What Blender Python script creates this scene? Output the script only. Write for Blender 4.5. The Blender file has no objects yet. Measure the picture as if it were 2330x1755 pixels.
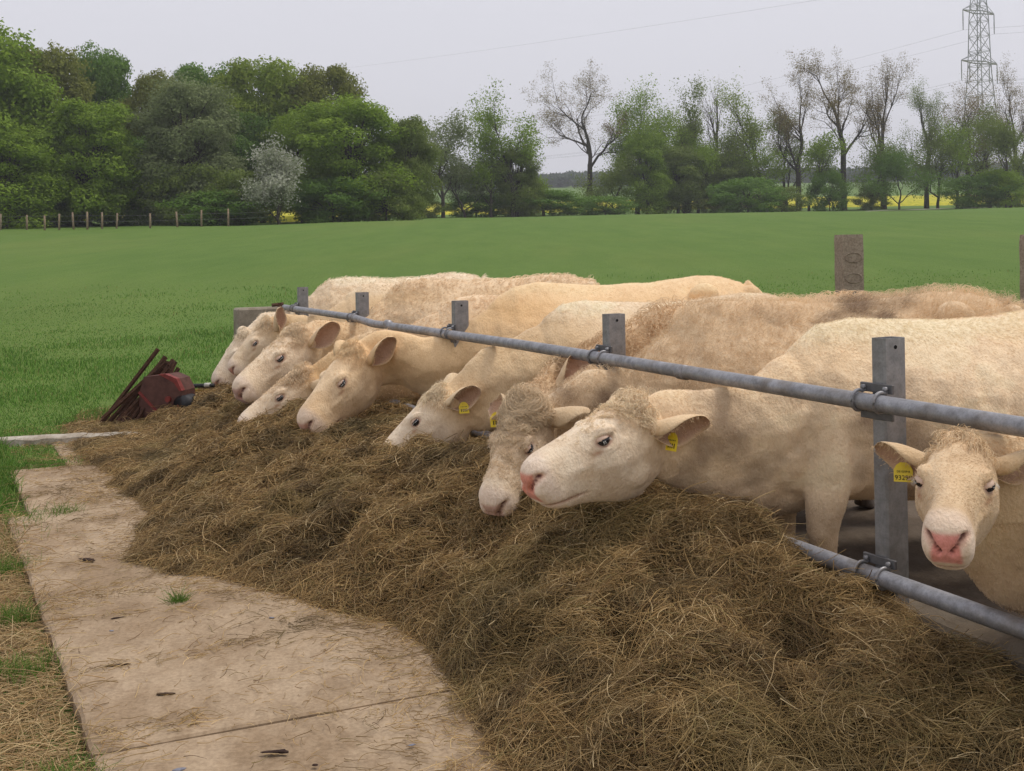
import bpy, bmesh, math, random
import numpy as np
from mathutils import Vector, Matrix

# ------------------------------------------------------------------ camera, sky, sun
SC = bpy.context.scene
COL = SC.collection
FPX, CX, HY, ROLL, EYE = 2600.0, 1165.0, 575.0, math.radians(1.0), 1.6

cam = bpy.data.cameras.new('camera')
cam.sensor_width = 36.0
cam.sensor_fit = 'HORIZONTAL'
cam.lens = FPX / 2330.0 * 36.0
cam.shift_y = -(877.5 - HY) / 2330.0
cam.clip_end = 6000.0
cam_o = bpy.data.objects.new('camera', cam)
COL.objects.link(cam_o)
cam_o.matrix_world = Matrix.Translation((0, 0, EYE)) @ Matrix.Rotation(math.pi / 2, 4, 'X') @ Matrix.Rotation(-ROLL, 4, 'Z')
SC.camera = cam_o

SUN_EL, SUN_AZ = math.radians(64), math.radians(75)      # azimuth from +Y clockwise
world = bpy.data.worlds.new('World')
SC.world = world
world.use_nodes = True
wn = world.node_tree
wn.nodes.clear()
wout = wn.nodes.new('ShaderNodeOutputWorld')
wbg = wn.nodes.new('ShaderNodeBackground')
wsky = wn.nodes.new('ShaderNodeTexSky')
wsky.sky_type = 'NISHITA'
wsky.sun_disc = False
wsky.sun_elevation = SUN_EL
wsky.sun_rotation = SUN_AZ
wsky.air_density = 1.0
wsky.dust_density = 8.0
wmix = wn.nodes.new('ShaderNodeMixRGB')                      # closed cloud deck over the clear sky
wmix.inputs[0].default_value = 0.9
wmix.inputs[2].default_value = (6.4, 6.35, 6.85, 1)
wn.links.new(wsky.outputs[0], wmix.inputs[1])
wn.links.new(wmix.outputs[0], wbg.inputs[0])
wbg.inputs[1].default_value = 0.104
wn.links.new(wbg.outputs[0], wout.inputs[0])

sun = bpy.data.lights.new('sun', 'SUN')
sun.energy = 1.5
sun.angle = math.radians(14)
sun.color = (1.0, 0.96, 0.9)
sun_o = bpy.data.objects.new('sun', sun)
COL.objects.link(sun_o)
sd = Vector((math.sin(SUN_AZ) * math.cos(SUN_EL), math.cos(SUN_AZ) * math.cos(SUN_EL), math.sin(SUN_EL)))
sun_o.rotation_euler = sd.to_track_quat('Z', 'Y').to_euler()
sun_o.location = (0, 0, 60)

SC.view_settings.view_transform = 'Standard'
SC.view_settings.look = 'None'
SC.view_settings.exposure = 0.30
SC.view_settings.gamma = 1.0
SC.render.engine = 'CYCLES'
SC.cycles.use_denoising = True
SC.cycles.max_bounces = 6
SC.cycles.transparent_max_bounces = 6
SC.cycles_curves.subdivisions = 1

# ------------------------------------------------------------------ measuring helpers
_c, _s = math.cos(ROLL), math.sin(ROLL)
CAMP = np.array([0, 0, EYE])
def ray(px, py):
    u, v = px - CX, py - HY
    return np.array([(_c * u - _s * v) / FPX, 1.0, -(_s * u + _c * v) / FPX])
def deep(px, py, d): return CAMP + ray(px, py) * d
FU = np.array([-.4066, .9136, 0.0])            # along the feed fence, away from the camera
FN = np.array([-.9136, -.4066, 0.0])           # out of the pen, towards the hay
P1 = np.array([1.331, 4.06, 0.0])              # nearest post
def at(px, py, t):
    r = ray(px, py)
    return CAMP + r * ((t - np.dot(CAMP - P1, FN)) / np.dot(r, FN))
def fs(s, t, z=0.0): return P1 + FU * s + FN * t + np.array([0, 0, z])
def to_st(p):
    q = np.asarray(p) - P1
    return q @ FU, q @ FN

# ------------------------------------------------------------------ numeric noise
def _hash(ix, iy, iz, seed):
    h = (ix * 374761393 + iy * 668265263 + iz * 2147483647 + seed * 974634777) & 0xFFFFFFFF
    h = ((h ^ (h >> 13)) * 1274126177) & 0xFFFFFFFF
    return ((h ^ (h >> 16)) & 0xFFFFFF) / float(0xFFFFFF)
def noise(p, scale=1.0, seed=0):
    p = np.asarray(p, float) * scale
    if p.shape[-1] == 2: p = np.concatenate([p, np.zeros(p.shape[:-1] + (1,))], -1)
    i = np.floor(p).astype(np.int64); f = p - i
    f = f * f * (3 - 2 * f)
    r = 0
    for dx in (0, 1):
        for dy in (0, 1):
            for dz in (0, 1):
                w = (f[..., 0] if dx else 1 - f[..., 0]) * (f[..., 1] if dy else 1 - f[..., 1]) * (f[..., 2] if dz else 1 - f[..., 2])
                r = r + w * _hash(i[..., 0] + dx, i[..., 1] + dy, i[..., 2] + dz, seed)
    return r
def fbm(p, scale=1.0, seed=0, octaves=4, gain=.5):
    a, r, n = 1.0, 0, 0
    for k in range(octaves):
        r = r + a * noise(p, scale * 2 ** k, seed + k * 17); n += a; a *= gain
    return r / n
def sstep(a, b, x):
    t = np.clip((x - a) / (b - a), 0, 1)
    return t * t * (3 - 2 * t)

# ------------------------------------------------------------------ object helpers
def tag(o, label=None, cat=None, group=None, kind=None):
    if label: o['label'] = label
    if cat: o['category'] = cat
    if group: o['group'] = group
    if kind: o['kind'] = kind
    return o
def link(o, parent=None):
    COL.objects.link(o)
    if parent is not None:
        o.parent = parent
    return o
def empty(name, loc=(0, 0, 0), rz=0.0):
    o = bpy.data.objects.new(name, None)
    o.location = loc; o.rotation_euler = (0, 0, rz); o.empty_display_size = .2
    return link(o)
def mesh_np(name, verts, faces, mat=None, smooth=True):
    """faces: (n,3) or (n,4) int array, or list of lists"""
    me = bpy.data.meshes.new(name)
    verts = np.asarray(verts, np.float32)
    if isinstance(faces, np.ndarray):
        k = faces.shape[1]
        me.vertices.add(len(verts)); me.vertices.foreach_set('co', verts.ravel())
        me.loops.add(faces.size); me.loops.foreach_set('vertex_index', faces.astype(np.int32).ravel())
        me.polygons.add(len(faces)); me.polygons.foreach_set('loop_start', np.arange(0, faces.size, k, dtype=np.int32))
        me.update(calc_edges=True); me.validate()
    else:
        me.from_pydata([tuple(v) for v in verts], [], faces)
        me.update()
    me.polygons.foreach_set('use_smooth', np.full(len(me.polygons), smooth))
    if mat: me.materials.append(mat)
    return me
def obj(name, me, parent=None, loc=None):
    o = bpy.data.objects.new(name, me)
    if loc is not None: o.location = loc
    return link(o, parent)
def set_color(me, name, cols):
    a = me.attributes.new(name, 'FLOAT_COLOR', 'POINT')
    c = np.ones((len(cols), 4), np.float32); c[:, :3] = cols
    a.data.foreach_set('color', c.ravel())
class MB:
    """collects closed shapes; build() links them as one mesh"""
    def __init__(self): self.v, self.f, self.n = [], [], 0
    def add(self, v, f):
        v = np.asarray(v, float)
        self.v.append(v); self.f += [[i + self.n for i in q] for q in f]; self.n += len(v)
        return self
    def box(self, c, size, R=None, bev=0.0):
        sx, sy, sz = [x / 2 for x in size]
        if bev <= 0:
            v = np.array([[x, y, z] for x in (-sx, sx) for y in (-sy, sy) for z in (-sz, sz)])
            f = [[0, 1, 3, 2], [4, 6, 7, 5], [0, 4, 5, 1], [2, 3, 7, 6], [0, 2, 6, 4], [1, 5, 7, 3]]
        else:
            b = min(bev, sx * .9, sy * .9, sz * .9)
            bm = bmesh.new(); bmesh.ops.create_cube(bm, size=1)
            for q in bm.verts: q.co = Vector((q.co.x * 2 * sx, q.co.y * 2 * sy, q.co.z * 2 * sz))
            bmesh.ops.bevel(bm, geom=list(bm.edges), offset=b, segments=1, affect='EDGES', profile=.5)
            bm.verts.index_update()
            v = np.array([q.co[:] for q in bm.verts]); f = [[q.index for q in p.verts] for p in bm.faces]; bm.free()
        if R is not None: v = v @ np.asarray(R).T
        return self.add(v + np.asarray(c, float), f)
    def tube(self, pts, rad, sides=8, caps=True):
        v, f = tube_vf(np.asarray(pts, float), rad, sides, caps)
        return self.add(v, f)
    def build(self, name, mat, parent=None, smooth=False):
        me = bpy.data.meshes.new(name)
        me.from_pydata(np.concatenate(self.v).tolist(), [], self.f); me.update()
        me.polygons.foreach_set('use_smooth', np.full(len(me.polygons), smooth))
        me.materials.append(mat)
        return obj(name, me, parent)
def tube_vf(pts, rad, sides=8, caps=True):
    n = len(pts); rad = np.broadcast_to(np.asarray(rad, float), (n,))
    tan = np.gradient(pts, axis=0); tan /= np.linalg.norm(tan, axis=1)[:, None] + 1e-9
    ref = np.array([0, 0, 1.0]) if abs(tan[0][2]) < .9 else np.array([1.0, 0, 0])
    a = np.cross(tan, ref); a /= np.linalg.norm(a, axis=1)[:, None] + 1e-9
    b = np.cross(tan, a)
    ang = np.arange(sides) * 2 * math.pi / sides
    v = (pts[:, None] + rad[:, None, None] * (np.cos(ang)[None, :, None] * a[:, None] + np.sin(ang)[None, :, None] * b[:, None])).reshape(-1, 3)
    f = [[i * sides + j, i * sides + (j + 1) % sides, (i + 1) * sides + (j + 1) % sides, (i + 1) * sides + j] for i in range(n - 1) for j in range(sides)]
    if caps: f += [list(range(sides))[::-1], [(n - 1) * sides + j for j in range(sides)]]
    return v, f
def hair(name, pts, radius, cols, mat, parent=None):
    """pts (n,k,3); radius (n,) or (n,k); cols (n,3)"""
    n, k, _ = pts.shape
    cu = bpy.data.hair_curves.new(name)
    cu.add_curves([k] * n)
    cu.attributes['position'].data.foreach_set('vector', np.ascontiguousarray(pts, np.float32).ravel())
    r = np.asarray(radius, np.float32)
    if r.ndim == 1:
        r = r[:, None] * np.linspace(1, .45, k)[None]
    ra = cu.attributes.get('radius') or cu.attributes.new('radius', 'FLOAT', 'POINT')
    ra.data.foreach_set('value', np.ascontiguousarray(np.broadcast_to(r, (n, k)), np.float32).ravel())
    ca = cu.attributes.new('tint', 'FLOAT_COLOR', 'CURVE')
    c4 = np.ones((n, 4), np.float32); c4[:, :3] = cols
    ca.data.foreach_set('color', c4.ravel())
    cu.materials.append(mat)
    return obj(name, cu, parent)

# ------------------------------------------------------------------ materials
def new_mat(name, rough=.8, spec=.3):
    m = bpy.data.materials.new(name); m.use_nodes = True
    nt = m.node_tree; b = nt.nodes['Principled BSDF']
    b.inputs['Roughness'].default_value = rough
    b.inputs['Specular IOR Level'].default_value = spec
    return m, nt, b
def nd(nt, t, **kw):
    n = nt.nodes.new(t)
    for k, v in kw.items(): setattr(n, k, v)
    return n
def coords(nt): return nd(nt, 'ShaderNodeTexCoord').outputs['Object']
def tnoise(nt, vec, scale, detail=4, rough=.55, stretch=None):
    if stretch is not None:
        mp = nd(nt, 'ShaderNodeMapping'); mp.inputs['Scale'].default_value = stretch
        nt.links.new(vec, mp.inputs['Vector']); vec = mp.outputs[0]
    n = nd(nt, 'ShaderNodeTexNoise'); n.inputs['Scale'].default_value = scale
    n.inputs['Detail'].default_value = detail; n.inputs['Roughness'].default_value = rough
    nt.links.new(vec, n.inputs['Vector'])
    return n.outputs['Fac']
def ramp(nt, fac, stops):
    r = nd(nt, 'ShaderNodeValToRGB')
    while len(r.color_ramp.elements) < len(stops): r.color_ramp.elements.new(.5)
    for e, (p, c) in zip(r.color_ramp.elements, stops):
        e.position = p; e.color = (*c, 1) if len(c) == 3 else c
    nt.links.new(fac, r.inputs[0])
    return r.outputs[0]
def mixc(nt, a, b, fac, mode='MIX'):
    m = nd(nt, 'ShaderNodeMixRGB', blend_type=mode)
    for i, x in ((1, a), (2, b)):
        if isinstance(x, tuple): m.inputs[i].default_value = (*x, 1)
        else: nt.links.new(x, m.inputs[i])
    if isinstance(fac, (int, float)): m.inputs[0].default_value = fac
    else: nt.links.new(fac, m.inputs[0])
    return m.outputs[0]
def bump(nt, b, h, strength=.4, dist=.02):
    n = nd(nt, 'ShaderNodeBump'); n.inputs['Strength'].default_value = strength; n.inputs['Distance'].default_value = dist
    nt.links.new(h, n.inputs['Height']); nt.links.new(n.outputs[0], b.inputs['Normal'])
def flat(name, col, rough=.7, spec=.3, var=.12, scale=18, metal=0.0, bmp=.0):
    m, nt, b = new_mat(name, rough, spec)
    v = coords(nt); n = tnoise(nt, v, scale)
    lo = tuple(c * (1 - var) for c in col); hi = tuple(min(1, c * (1 + var)) for c in col)
    nt.links.new(ramp(nt, n, [(.3, lo), (.7, hi)]), b.inputs['Base Color'])
    b.inputs['Metallic'].default_value = metal
    if bmp: bump(nt, b, tnoise(nt, v, scale * 3), bmp, .01)
    return m
def tint_mat(name, rough=.75, spec=.25, trans=0.0):
    m, nt, b = new_mat(name, rough, spec)
    a = nd(nt, 'ShaderNodeAttribute', attribute_name='tint')
    nt.links.new(a.outputs['Color'], b.inputs['Base Color'])
    if trans:
        tr = nd(nt, 'ShaderNodeBsdfTranslucent'); nt.links.new(a.outputs['Color'], tr.inputs[0])
        mx = nd(nt, 'ShaderNodeMixShader'); mx.inputs[0].default_value = trans
        nt.links.new(b.outputs[0], mx.inputs[1]); nt.links.new(tr.outputs[0], mx.inputs[2])
        nt.links.new(mx.outputs[0], nt.nodes['Material Output'].inputs[0])
    return m
M = {}
M['hair'] = tint_mat('coat hair', .7, .2)
M['straw'] = tint_mat('dry stalks', .65, .25)
M['blade'] = tint_mat('grass blades', .6, .25, .25)

def mat_pasture():
    m, nt, b = new_mat('pasture grass', .9, .1)
    v = coords(nt)
    big = tnoise(nt, v, .11, 5, .65, (1, .3, 1)); mid = tnoise(nt, v, .7, 6, .7, (1, .22, 1)); fine = tnoise(nt, v, 14, 4, .7)
    c = ramp(nt, big, [(.3, (.086, .158, .028)), (.5, (.115, .190, .036)), (.70, (.17, .212, .05))])
    c2 = ramp(nt, mid, [(.3, (.064, .118, .019)), (.7, (.160, .222, .05))])
    c3 = ramp(nt, fine, [(.25, (.062, .120, .024)), (.75, (.140, .225, .06))])
    c = mixc(nt, mixc(nt, c, c2, .45), c3, .35)
    nt.links.new(c, b.inputs['Base Color'])
    bump(nt, b, fine, .8, .06)
    return m
def mat_concrete(name, a, c, d, s=1.0):
    m, nt, b = new_mat(name, .9, .15)
    v = coords(nt)
    n1 = tnoise(nt, v, .9 * s, 5, .6); n2 = tnoise(nt, v, 7 * s, 5, .65); n3 = tnoise(nt, v, 55 * s, 3, .6)
    col = mixc(nt, ramp(nt, n1, [(.3, a), (.55, c), (.75, d)]), ramp(nt, n2, [(.3, tuple(x * .72 for x in c)), (.7, tuple(min(1, x * 1.18) for x in c))]), .45)
    n4 = tnoise(nt, v, 2.6 * s, 6, .72, (1, .55, 1))
    col = mixc(nt, col, ramp(nt, n4, [(.42, (.58, .52, .45)), (.56, (1, 1, 1))]), .6, 'MULTIPLY')
    col = mixc(nt, col, ramp(nt, n3, [(.35, (.62, .6, .58)), (.6, (1, 1, 1))]), .55, 'MULTIPLY')
    nt.links.new(col, b.inputs['Base Color'])
    bump(nt, b, n3, .35, .006)
    return m
M['pasture'] = mat_pasture()
M['slab'] = mat_concrete('dusty concrete', (.33, .238, .150), (.42, .314, .208), (.47, .368, .262))
M['wallconc'] = mat_concrete('old concrete', (.26, .23, .18), (.34, .30, .235), (.42, .375, .30), 2)
M['postconc'] = mat_concrete('pebbly concrete', (.25, .205, .15), (.40, .335, .255), (.48, .41, .32), 22)
M['penfloor'] = mat_concrete('muddy pen floor', (.10, .075, .055), (.155, .12, .088), (.20, .16, .12), 1.5)
def mat_galv(name, a, stain, s1, metal):
    m, nt, b = new_mat(name, .52, .5)
    v = coords(nt); n1 = tnoise(nt, v, s1, 5, .65); n2 = tnoise(nt, v, 4.5, 4, .6); n3 = tnoise(nt, v, 130, 2, .5)
    c = ramp(nt, n1, [(.3, tuple(x * .72 for x in a)), (.5, a), (.72, tuple(x * 1.3 for x in a))])
    c = mixc(nt, c, stain, ramp(nt, n2, [(.52, (0, 0, 0)), (.72, (.75, .75, .75))]))
    c = mixc(nt, c, ramp(nt, n3, [(.3, (.7, .68, .66)), (.55, (1, 1, 1))]), .5, 'MULTIPLY')
    nt.links.new(c, b.inputs['Base Color']); b.inputs['Metallic'].default_value = metal
    nt.links.new(ramp(nt, n1, [(.3, (.7, .7, .7)), (.7, (.38, .38, .38))]), b.inputs['Roughness'])
    return m
M['galv'] = mat_galv('galvanised steel', (.30, .30, .315), (.20, .17, .14), 22, .5)
M['galvpost'] = mat_galv('weathered galvanised post', (.25, .245, .245), (.15, .125, .10), 16, .35)
M['clamp'] = flat('clamp steel', (.13, .125, .125), .55, .4, .2, 40, .5)
M['dark'] = flat('dark hole', (.012, .011, .011), .9, .1)
M['rust'] = flat('rusty steel', (.085, .042, .026), .85, .25, .45, 30, .1, .5)
M['redpaint'] = flat('faded red paint', (.19, .03, .023), .6, .35, .3, 20)
M['brownpaint'] = flat('brown rusted sheet', (.10, .045, .035), .75, .25, .25, 14, 0, .3)
M['yellowpaint'] = flat('worn yellow paint', (.42, .27, .05), .7, .3, .45, 40)
M['blacksteel'] = flat('black steel', (.02, .02, .022), .6, .4, .3, 30)
M['tag'] = flat('yellow plastic tag', (.80, .60, .035), .45, .4, .05, 30)
M['ink'] = flat('black ink', (.05, .045, .02), .7, .2)
M['wood'] = flat('weathered wood', (.24, .185, .12), .9, .15, .3, 9, 0, .4)
M['kerb'] = mat_concrete('flaking pale kerb', (.22, .16, .12), (.50, .45, .37), (.62, .58, .50), 5)
M['wire'] = flat('fence wire', (.2, .2, .19), .6, .4)
M['cable'] = flat('overhead cable', (.25, .25, .27), .7, .2)
M['pylon'] = flat('grey lattice steel', (.24, .26, .265), .7, .3, .1, 2)
M['eye'] = flat('eyeball', (.012, .010, .014), .12, .45, .2, 40)
M['rape'] = None

# ------------------------------------------------------------------ terrain
_ty = np.array([-400, 9.0, 14, 40, 84, 150, 250, 500, 1000, 3000])
_tz = np.array([0, 0, .18, 1.72, 4.15, 6.3, 12.2, 29.3, 62, 192])
def ground_z(y):
    y = np.asarray(y, float)
    w = np.clip(np.abs(y) * .12, 0, 60)
    return sum(np.interp(y + w * k, _ty, _tz) for k in (-1, -.5, 0, .5, 1)) / 5
rows = np.concatenate([np.linspace(-14, 8, 12), 8 * (1400 / 8) ** np.linspace(.01, 1, 130)])
colsn = np.linspace(-1, 1, 121)
Y = np.repeat(rows[:, None], 121, 1)
X = colsn[None] * (16 + .85 * np.clip(Y, 0, None))
PT = np.stack([X, Y], -1)
bumpz = (fbm(PT, .35, 5, 3) - .5) * .10 * sstep(9, 20, Y) + (fbm(PT, .05, 9, 2) - .5) * .5 * sstep(20, 80, Y)
Z = ground_z(Y) + bumpz - .055
idx = np.arange(Y.size).reshape(Y.shape)
q = np.stack([idx[:-1, :-1], idx[:-1, 1:], idx[1:, 1:], idx[1:, :-1]], -1).reshape(-1, 4)
tag(obj('pasture', mesh_np('pasture', np.stack([X, Y, Z], -1).reshape(-1, 3), q, M['pasture'])), 'green pasture rising towards the trees', 'pasture', kind='structure')
def ground_at(x, y):
    p = np.array([[x, y]])
    return float(ground_z(y) + (fbm(p, .35, 5, 3)[0] - .5) * .10 * sstep(9, 20, y) + (fbm(p, .05, 9, 2)[0] - .5) * .5 * sstep(20, 80, y) - .055)

# pen floor and feed table
def sheet(name, corners, z, mat, n=24):
    a, b_, c_, d_ = [np.asarray(k, float) for k in corners]
    u = np.linspace(0, 1, n)[:, None, None]; v = np.linspace(0, 1, n)[None, :, None]
    p = (a * (1 - u) + b_ * u) * (1 - v) + (d_ * (1 - u) + c_ * u) * v
    p = p.reshape(-1, 3); p[:, 2] = z
    i = np.arange(n * n).reshape(n, n)
    return mesh_np(name, p, np.stack([i[:-1, :-1], i[1:, :-1], i[1:, 1:], i[:-1, 1:]], -1).reshape(-1, 4), mat)
me = sheet('pen_floor', [fs(-5, -.1), fs(10.2, -.1), fs(10.2, -3.4), fs(-5, -3.4)], -.01, M['penfloor'], 60)
co = np.empty(len(me.vertices) * 3); me.vertices.foreach_get('co', co); co = co.reshape(-1, 3)
co[:, 2] += (fbm(co, 3, 3) - .5) * .07; me.vertices.foreach_set('co', co.ravel())
tag(obj('pen_floor', me), 'trampled muddy floor of the cattle pen', 'floor', kind='structure')

slab = tag(empty('feed_slab', fs(2, 1.2)), 'dusty tan concrete feed table of large cast panels', 'slab', kind='structure')
slab.location = (0, 0, 0)
def panel(s0, s1, t0, t1a, t1b, dz):
    g = .0035
    pts = [fs(s0 + g, t0), fs(s1 - g, t0), fs(s1 - g, t1b), fs(s0 + g, t1a)]
    n = 26
    u = np.linspace(0, 1, n)
    bot = []
    ring = []
    for a, b_ in ((0, 1), (1, 2), (2, 3), (3, 0)):
        for k in range(n - 1): ring.append(pts[a] * (1 - u[k]) + pts[b_] * u[k])
    ring = np.array(ring)
    ctr = ring.mean(0)
    jit = (noise(ring, 14, 4) - .5) * .014
    out = ring - ctr; out /= np.linalg.norm(out, axis=1)[:, None]
    keep = (np.abs(to_st(ring)[1] - t0) > .02)
    ring = ring + out * (jit * keep)[:, None]
    m = len(ring)
    inner = ring - out * .012
    v = np.concatenate([ring * [1, 1, 0] + [0, 0, dz - .10], ring * [1, 1, 0] + [0, 0, dz - .008], inner * [1, 1, 0] + [0, 0, dz], (ctr * [1, 1, 0] + [0, 0, dz])[None]])
    f = []
    for k in range(m):
        j = (k + 1) % m
        f += [[k, j, m + j, m + k], [m + k, m + j, 2 * m + j, 2 * m + k], [2 * m + k, 2 * m + j, 3 * m]]
    return obj('concrete_panel', mesh_np('concrete_panel', v, f, M['slab'], False), slab)
tedge = lambda s: 2.58 + .062 * s
js = [-3.2, -1.2, .78, 2.36, 4.66, 6.4, 8.1, 9.9]
for i in range(len(js) - 1):
    a, b_ = js[i], js[i + 1]
    cut = (0, 0, 0, 0, .13, .55, .8)[i]
    panel(a, b_, -.06, tedge(a) - cut, tedge(b_) - cut, (0, -.006, .002, -.004, .0, -.008, -.003)[i])

# verge of cut dry grass left of the slab
def mat_verge():
    m, nt, b = new_mat('straw littered verge', .9, .1)
    v = coords(nt)
    a = tnoise(nt, v, 1.6, 5, .65); c = tnoise(nt, v, 18, 4, .7, (1, .4, 1))
    col = mixc(nt, ramp(nt, a, [(.35, (.30, .19, .085)), (.55, (.36, .25, .12)), (.75, (.12, .15, .04))]), ramp(nt, c, [(.3, (.20, .125, .055)), (.7, (.44, .32, .165))]), .5)
    nt.links.new(col, b.inputs['Base Color']); bump(nt, b, c, .7, .03)
    return m
M['verge'] = mat_verge()
M['kerbconc'] = mat_concrete('dung stained concrete', (.10, .08, .058), (.17, .137, .10), (.23, .19, .145), 2.5)
me = sheet('verge', [fs(-4, 2.3), fs(4.9, 2.6), fs(4.9, 5.5), fs(-4, 5.5)], -.075, M['verge'], 80)
co = np.empty(len(me.vertices) * 3); me.vertices.foreach_get('co', co); co = co.reshape(-1, 3)
co[:, 2] += (fbm(co, 4, 8) - .5) * .05; me.vertices.foreach_set('co', co.ravel())
tag(obj('verge', me), 'strip of dry cut grass beside the concrete', 'verge', kind='structure')

# ------------------------------------------------------------------ feed fence
RFU = np.stack([FU, FN, [0, 0, 1]], 1)          # local x along the fence, y out of the pen
post_s = [0.0, 2.0, 4.17, 6.52, 8.7]
RZ_T, RZ_B, RT = 1.055, .445, .094
kerb_parts = MB()
pt = [fs(s, -.06) for s in np.linspace(-5, 9.7, 40)]
kv, kf = [], []
for i, s in enumerate(np.linspace(-5, 9.7, 60)):
    dz = (noise(np.array([[s * 3, 1, 0]]), 1, 2)[0] - .5) * .02
    for (t, z) in ((-.17, -.05), (-.17, .30), (-.15, .33), (0.0, .33), (.02, .31), (.03, -.05)):
        kv.append(fs(s, t, z + (dz if z > 0 else 0)))
for i in range(59):
    for j in range(6):
        a, b_ = i * 6 + j, i * 6 + (j + 1) % 6
        kf.append([a, b_, b_ + 6, a + 6])
kf += [[0, 1, 2, 3, 4, 5], [59 * 6 + k for k in range(5, -1, -1)]]
tag(obj('pen_kerb', mesh_np('pen_kerb', kv, kf, M['kerbconc'], False)), 'low concrete kerb under the fence, half buried in hay', 'kerb')

ORD = ['first', 'second', 'third', 'fourth', 'fifth', 'sixth', 'seventh', 'eighth', 'ninth', 'tenth', 'eleventh', 'twelfth', 'thirteenth']
post_lab = ['large galvanised post right beside the tagged calf', 'galvanised post beside the fuzzy brown neck, next after the large one', 'galvanised post with an open front slot, between two cream necks',
            'short looking galvanised post, second from the far concrete wall', 'farthest galvanised post, by the end of the top rail']
for i, s in enumerate(post_s):
    root = tag(empty('fence_post', fs(s, 0)), post_lab[i], 'post', 'galvanised posts of the feed fence')
    yaw = math.radians([4, 2, -3, 3, 0][i])
    A = RFU @ np.array([[math.cos(yaw), -math.sin(yaw), 0], [math.sin(yaw), math.cos(yaw), 0], [0, 0, 1]])
    # box channel: narrow face to the hay, broad face along the fence, open top
    hx_, hy_, th = .033, .053, .005
    top = 1.275
    def rect(a_, b_, c_): return [(-a_ + c_, -b_), (a_ - c_, -b_), (a_, -b_ + c_), (a_, b_ - c_), (a_ - c_, b_), (-a_ + c_, b_), (-a_, b_ - c_), (-a_, -b_ + c_)]
    v = [A @ np.array([x, y, 0]) + [0, 0, z] for (pr_, z) in ((rect(hx_, hy_, .007), -.05), (rect(hx_, hy_, .007), top), (rect(hx_ - th, hy_ - th, .004), top), (rect(hx_ - th, hy_ - th, .004), top - .25)) for x, y in pr_]
    f = []
    for k in range(3):
        for j in range(8): f.append([k * 8 + j, k * 8 + (j + 1) % 8, (k + 1) * 8 + (j + 1) % 8, (k + 1) * 8 + j])
    f.append([24 + j for j in range(8)])
    obj('channel', mesh_np('channel', v, f, M['galvpost'], False), root)
    dp = hy_
    hb = MB(); hb.tube([A @ np.array([-hx_ + .001, 0, 0]) + [0, 0, top - .032], A @ np.array([-hx_ - .0015, 0, 0]) + [0, 0, top - .032]], .007, 14)
    hb.build('bolt_hole', M['dark'], root)
    for z, nm in ((RZ_T, 'upper_clamp'), (RZ_B, 'lower_clamp')):
        if i > 0 and nm == 'lower_clamp': continue
        for zz in (.045, -.05):
            cl = MB(); cl.box(A @ np.array([.0, dp + .006, 0]) + [0, 0, z + zz], (.15, .012, .032), A, .002)
            plate = cl.build(nm, M['clamp'], root)
        for dx in (.052, -.052):
            ub = MB()
            ang = np.linspace(-.5, math.pi + .5, 16)
            arc = [A @ np.array([-dx, RT + math.sin(a) * .036, 0]) + [0, 0, z + math.cos(a) * .036] for a in ang]
            arc = [A @ np.array([-dx, dp - .004, 0]) + [0, 0, z + .04]] + arc + [A @ np.array([-dx, dp - .004, 0]) + [0, 0, z - .04]]
            ub.tube(arc, .0065, 8)
            ub.tube([A @ np.array([-dx, dp + .01, 0]) + [0, 0, z + .046], A @ np.array([-dx, dp + .026, 0]) + [0, 0, z + .046]], .009, 6)
            ub.build('u_bolt', M['galv'], plate, True)

rl = np.linspace(-3.4, 9.15, 90)
wob = np.array([(noise(np.array([[s * .35, 3, 0]]), 1, 7)[0] - .5) * .02 for s in rl])
bend = np.interp(rl, [-3, 3, 5.0, 5.9, 6.5, 9], [0, 0, -.012, -.02, .006, -.005])
mb = MB(); mb.tube([fs(s, RT, RZ_T + w * .3 + b_) for s, w, b_ in zip(rl, wob, bend)], .0305, 20)
rail = tag(mb.build('top_rail', M['galv'], None, True), 'grey galvanised neck rail running along the fence posts', 'rail')
for sj in (-.98, 1.2, 5.5):
    mb = MB(); mb.tube([fs(sj - .03, RT, RZ_T - .004), fs(sj + .03, RT, RZ_T - .004)], .0335, 20); mb.build('pipe_joint', M['galv'], rail, True)
mb = MB(); mb.tube([fs(s, RT, RZ_B + w * .3) for s, w in zip(rl, wob[::-1])], .0305, 20)
brail = tag(mb.build('bottom_rail', M['galv'], None, True), 'lower galvanised pipe rail half hidden by hay', 'rail')
mb = MB(); mb.box(fs(-.86, RT - .02, RZ_B - .034), (.10, .05, .02), RFU, .004); mb.build('rail_bracket', M['rust'], brail)

# end wall, back posts and wire
mb = MB(); mb.box(fs(9.82, -1.45, .5), (.26, 3.9, 1.06), RFU, .02)
tag(mb.build('end_wall', M['wallconc']), 'weathered concrete wall closing the far end of the pen', 'wall')
mb = MB(); mb.tube([fs(9.8, .0, 1.0), fs(9.8, .0, 1.075)], .03, 8); mb.tube([fs(9.8, -.04, 1.06), fs(9.8, .09, 1.05)], .022, 6)
tag(mb.build('iron_stub', M['rust']), 'small rusty iron stub on top of the concrete end wall', 'iron stub')

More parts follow.
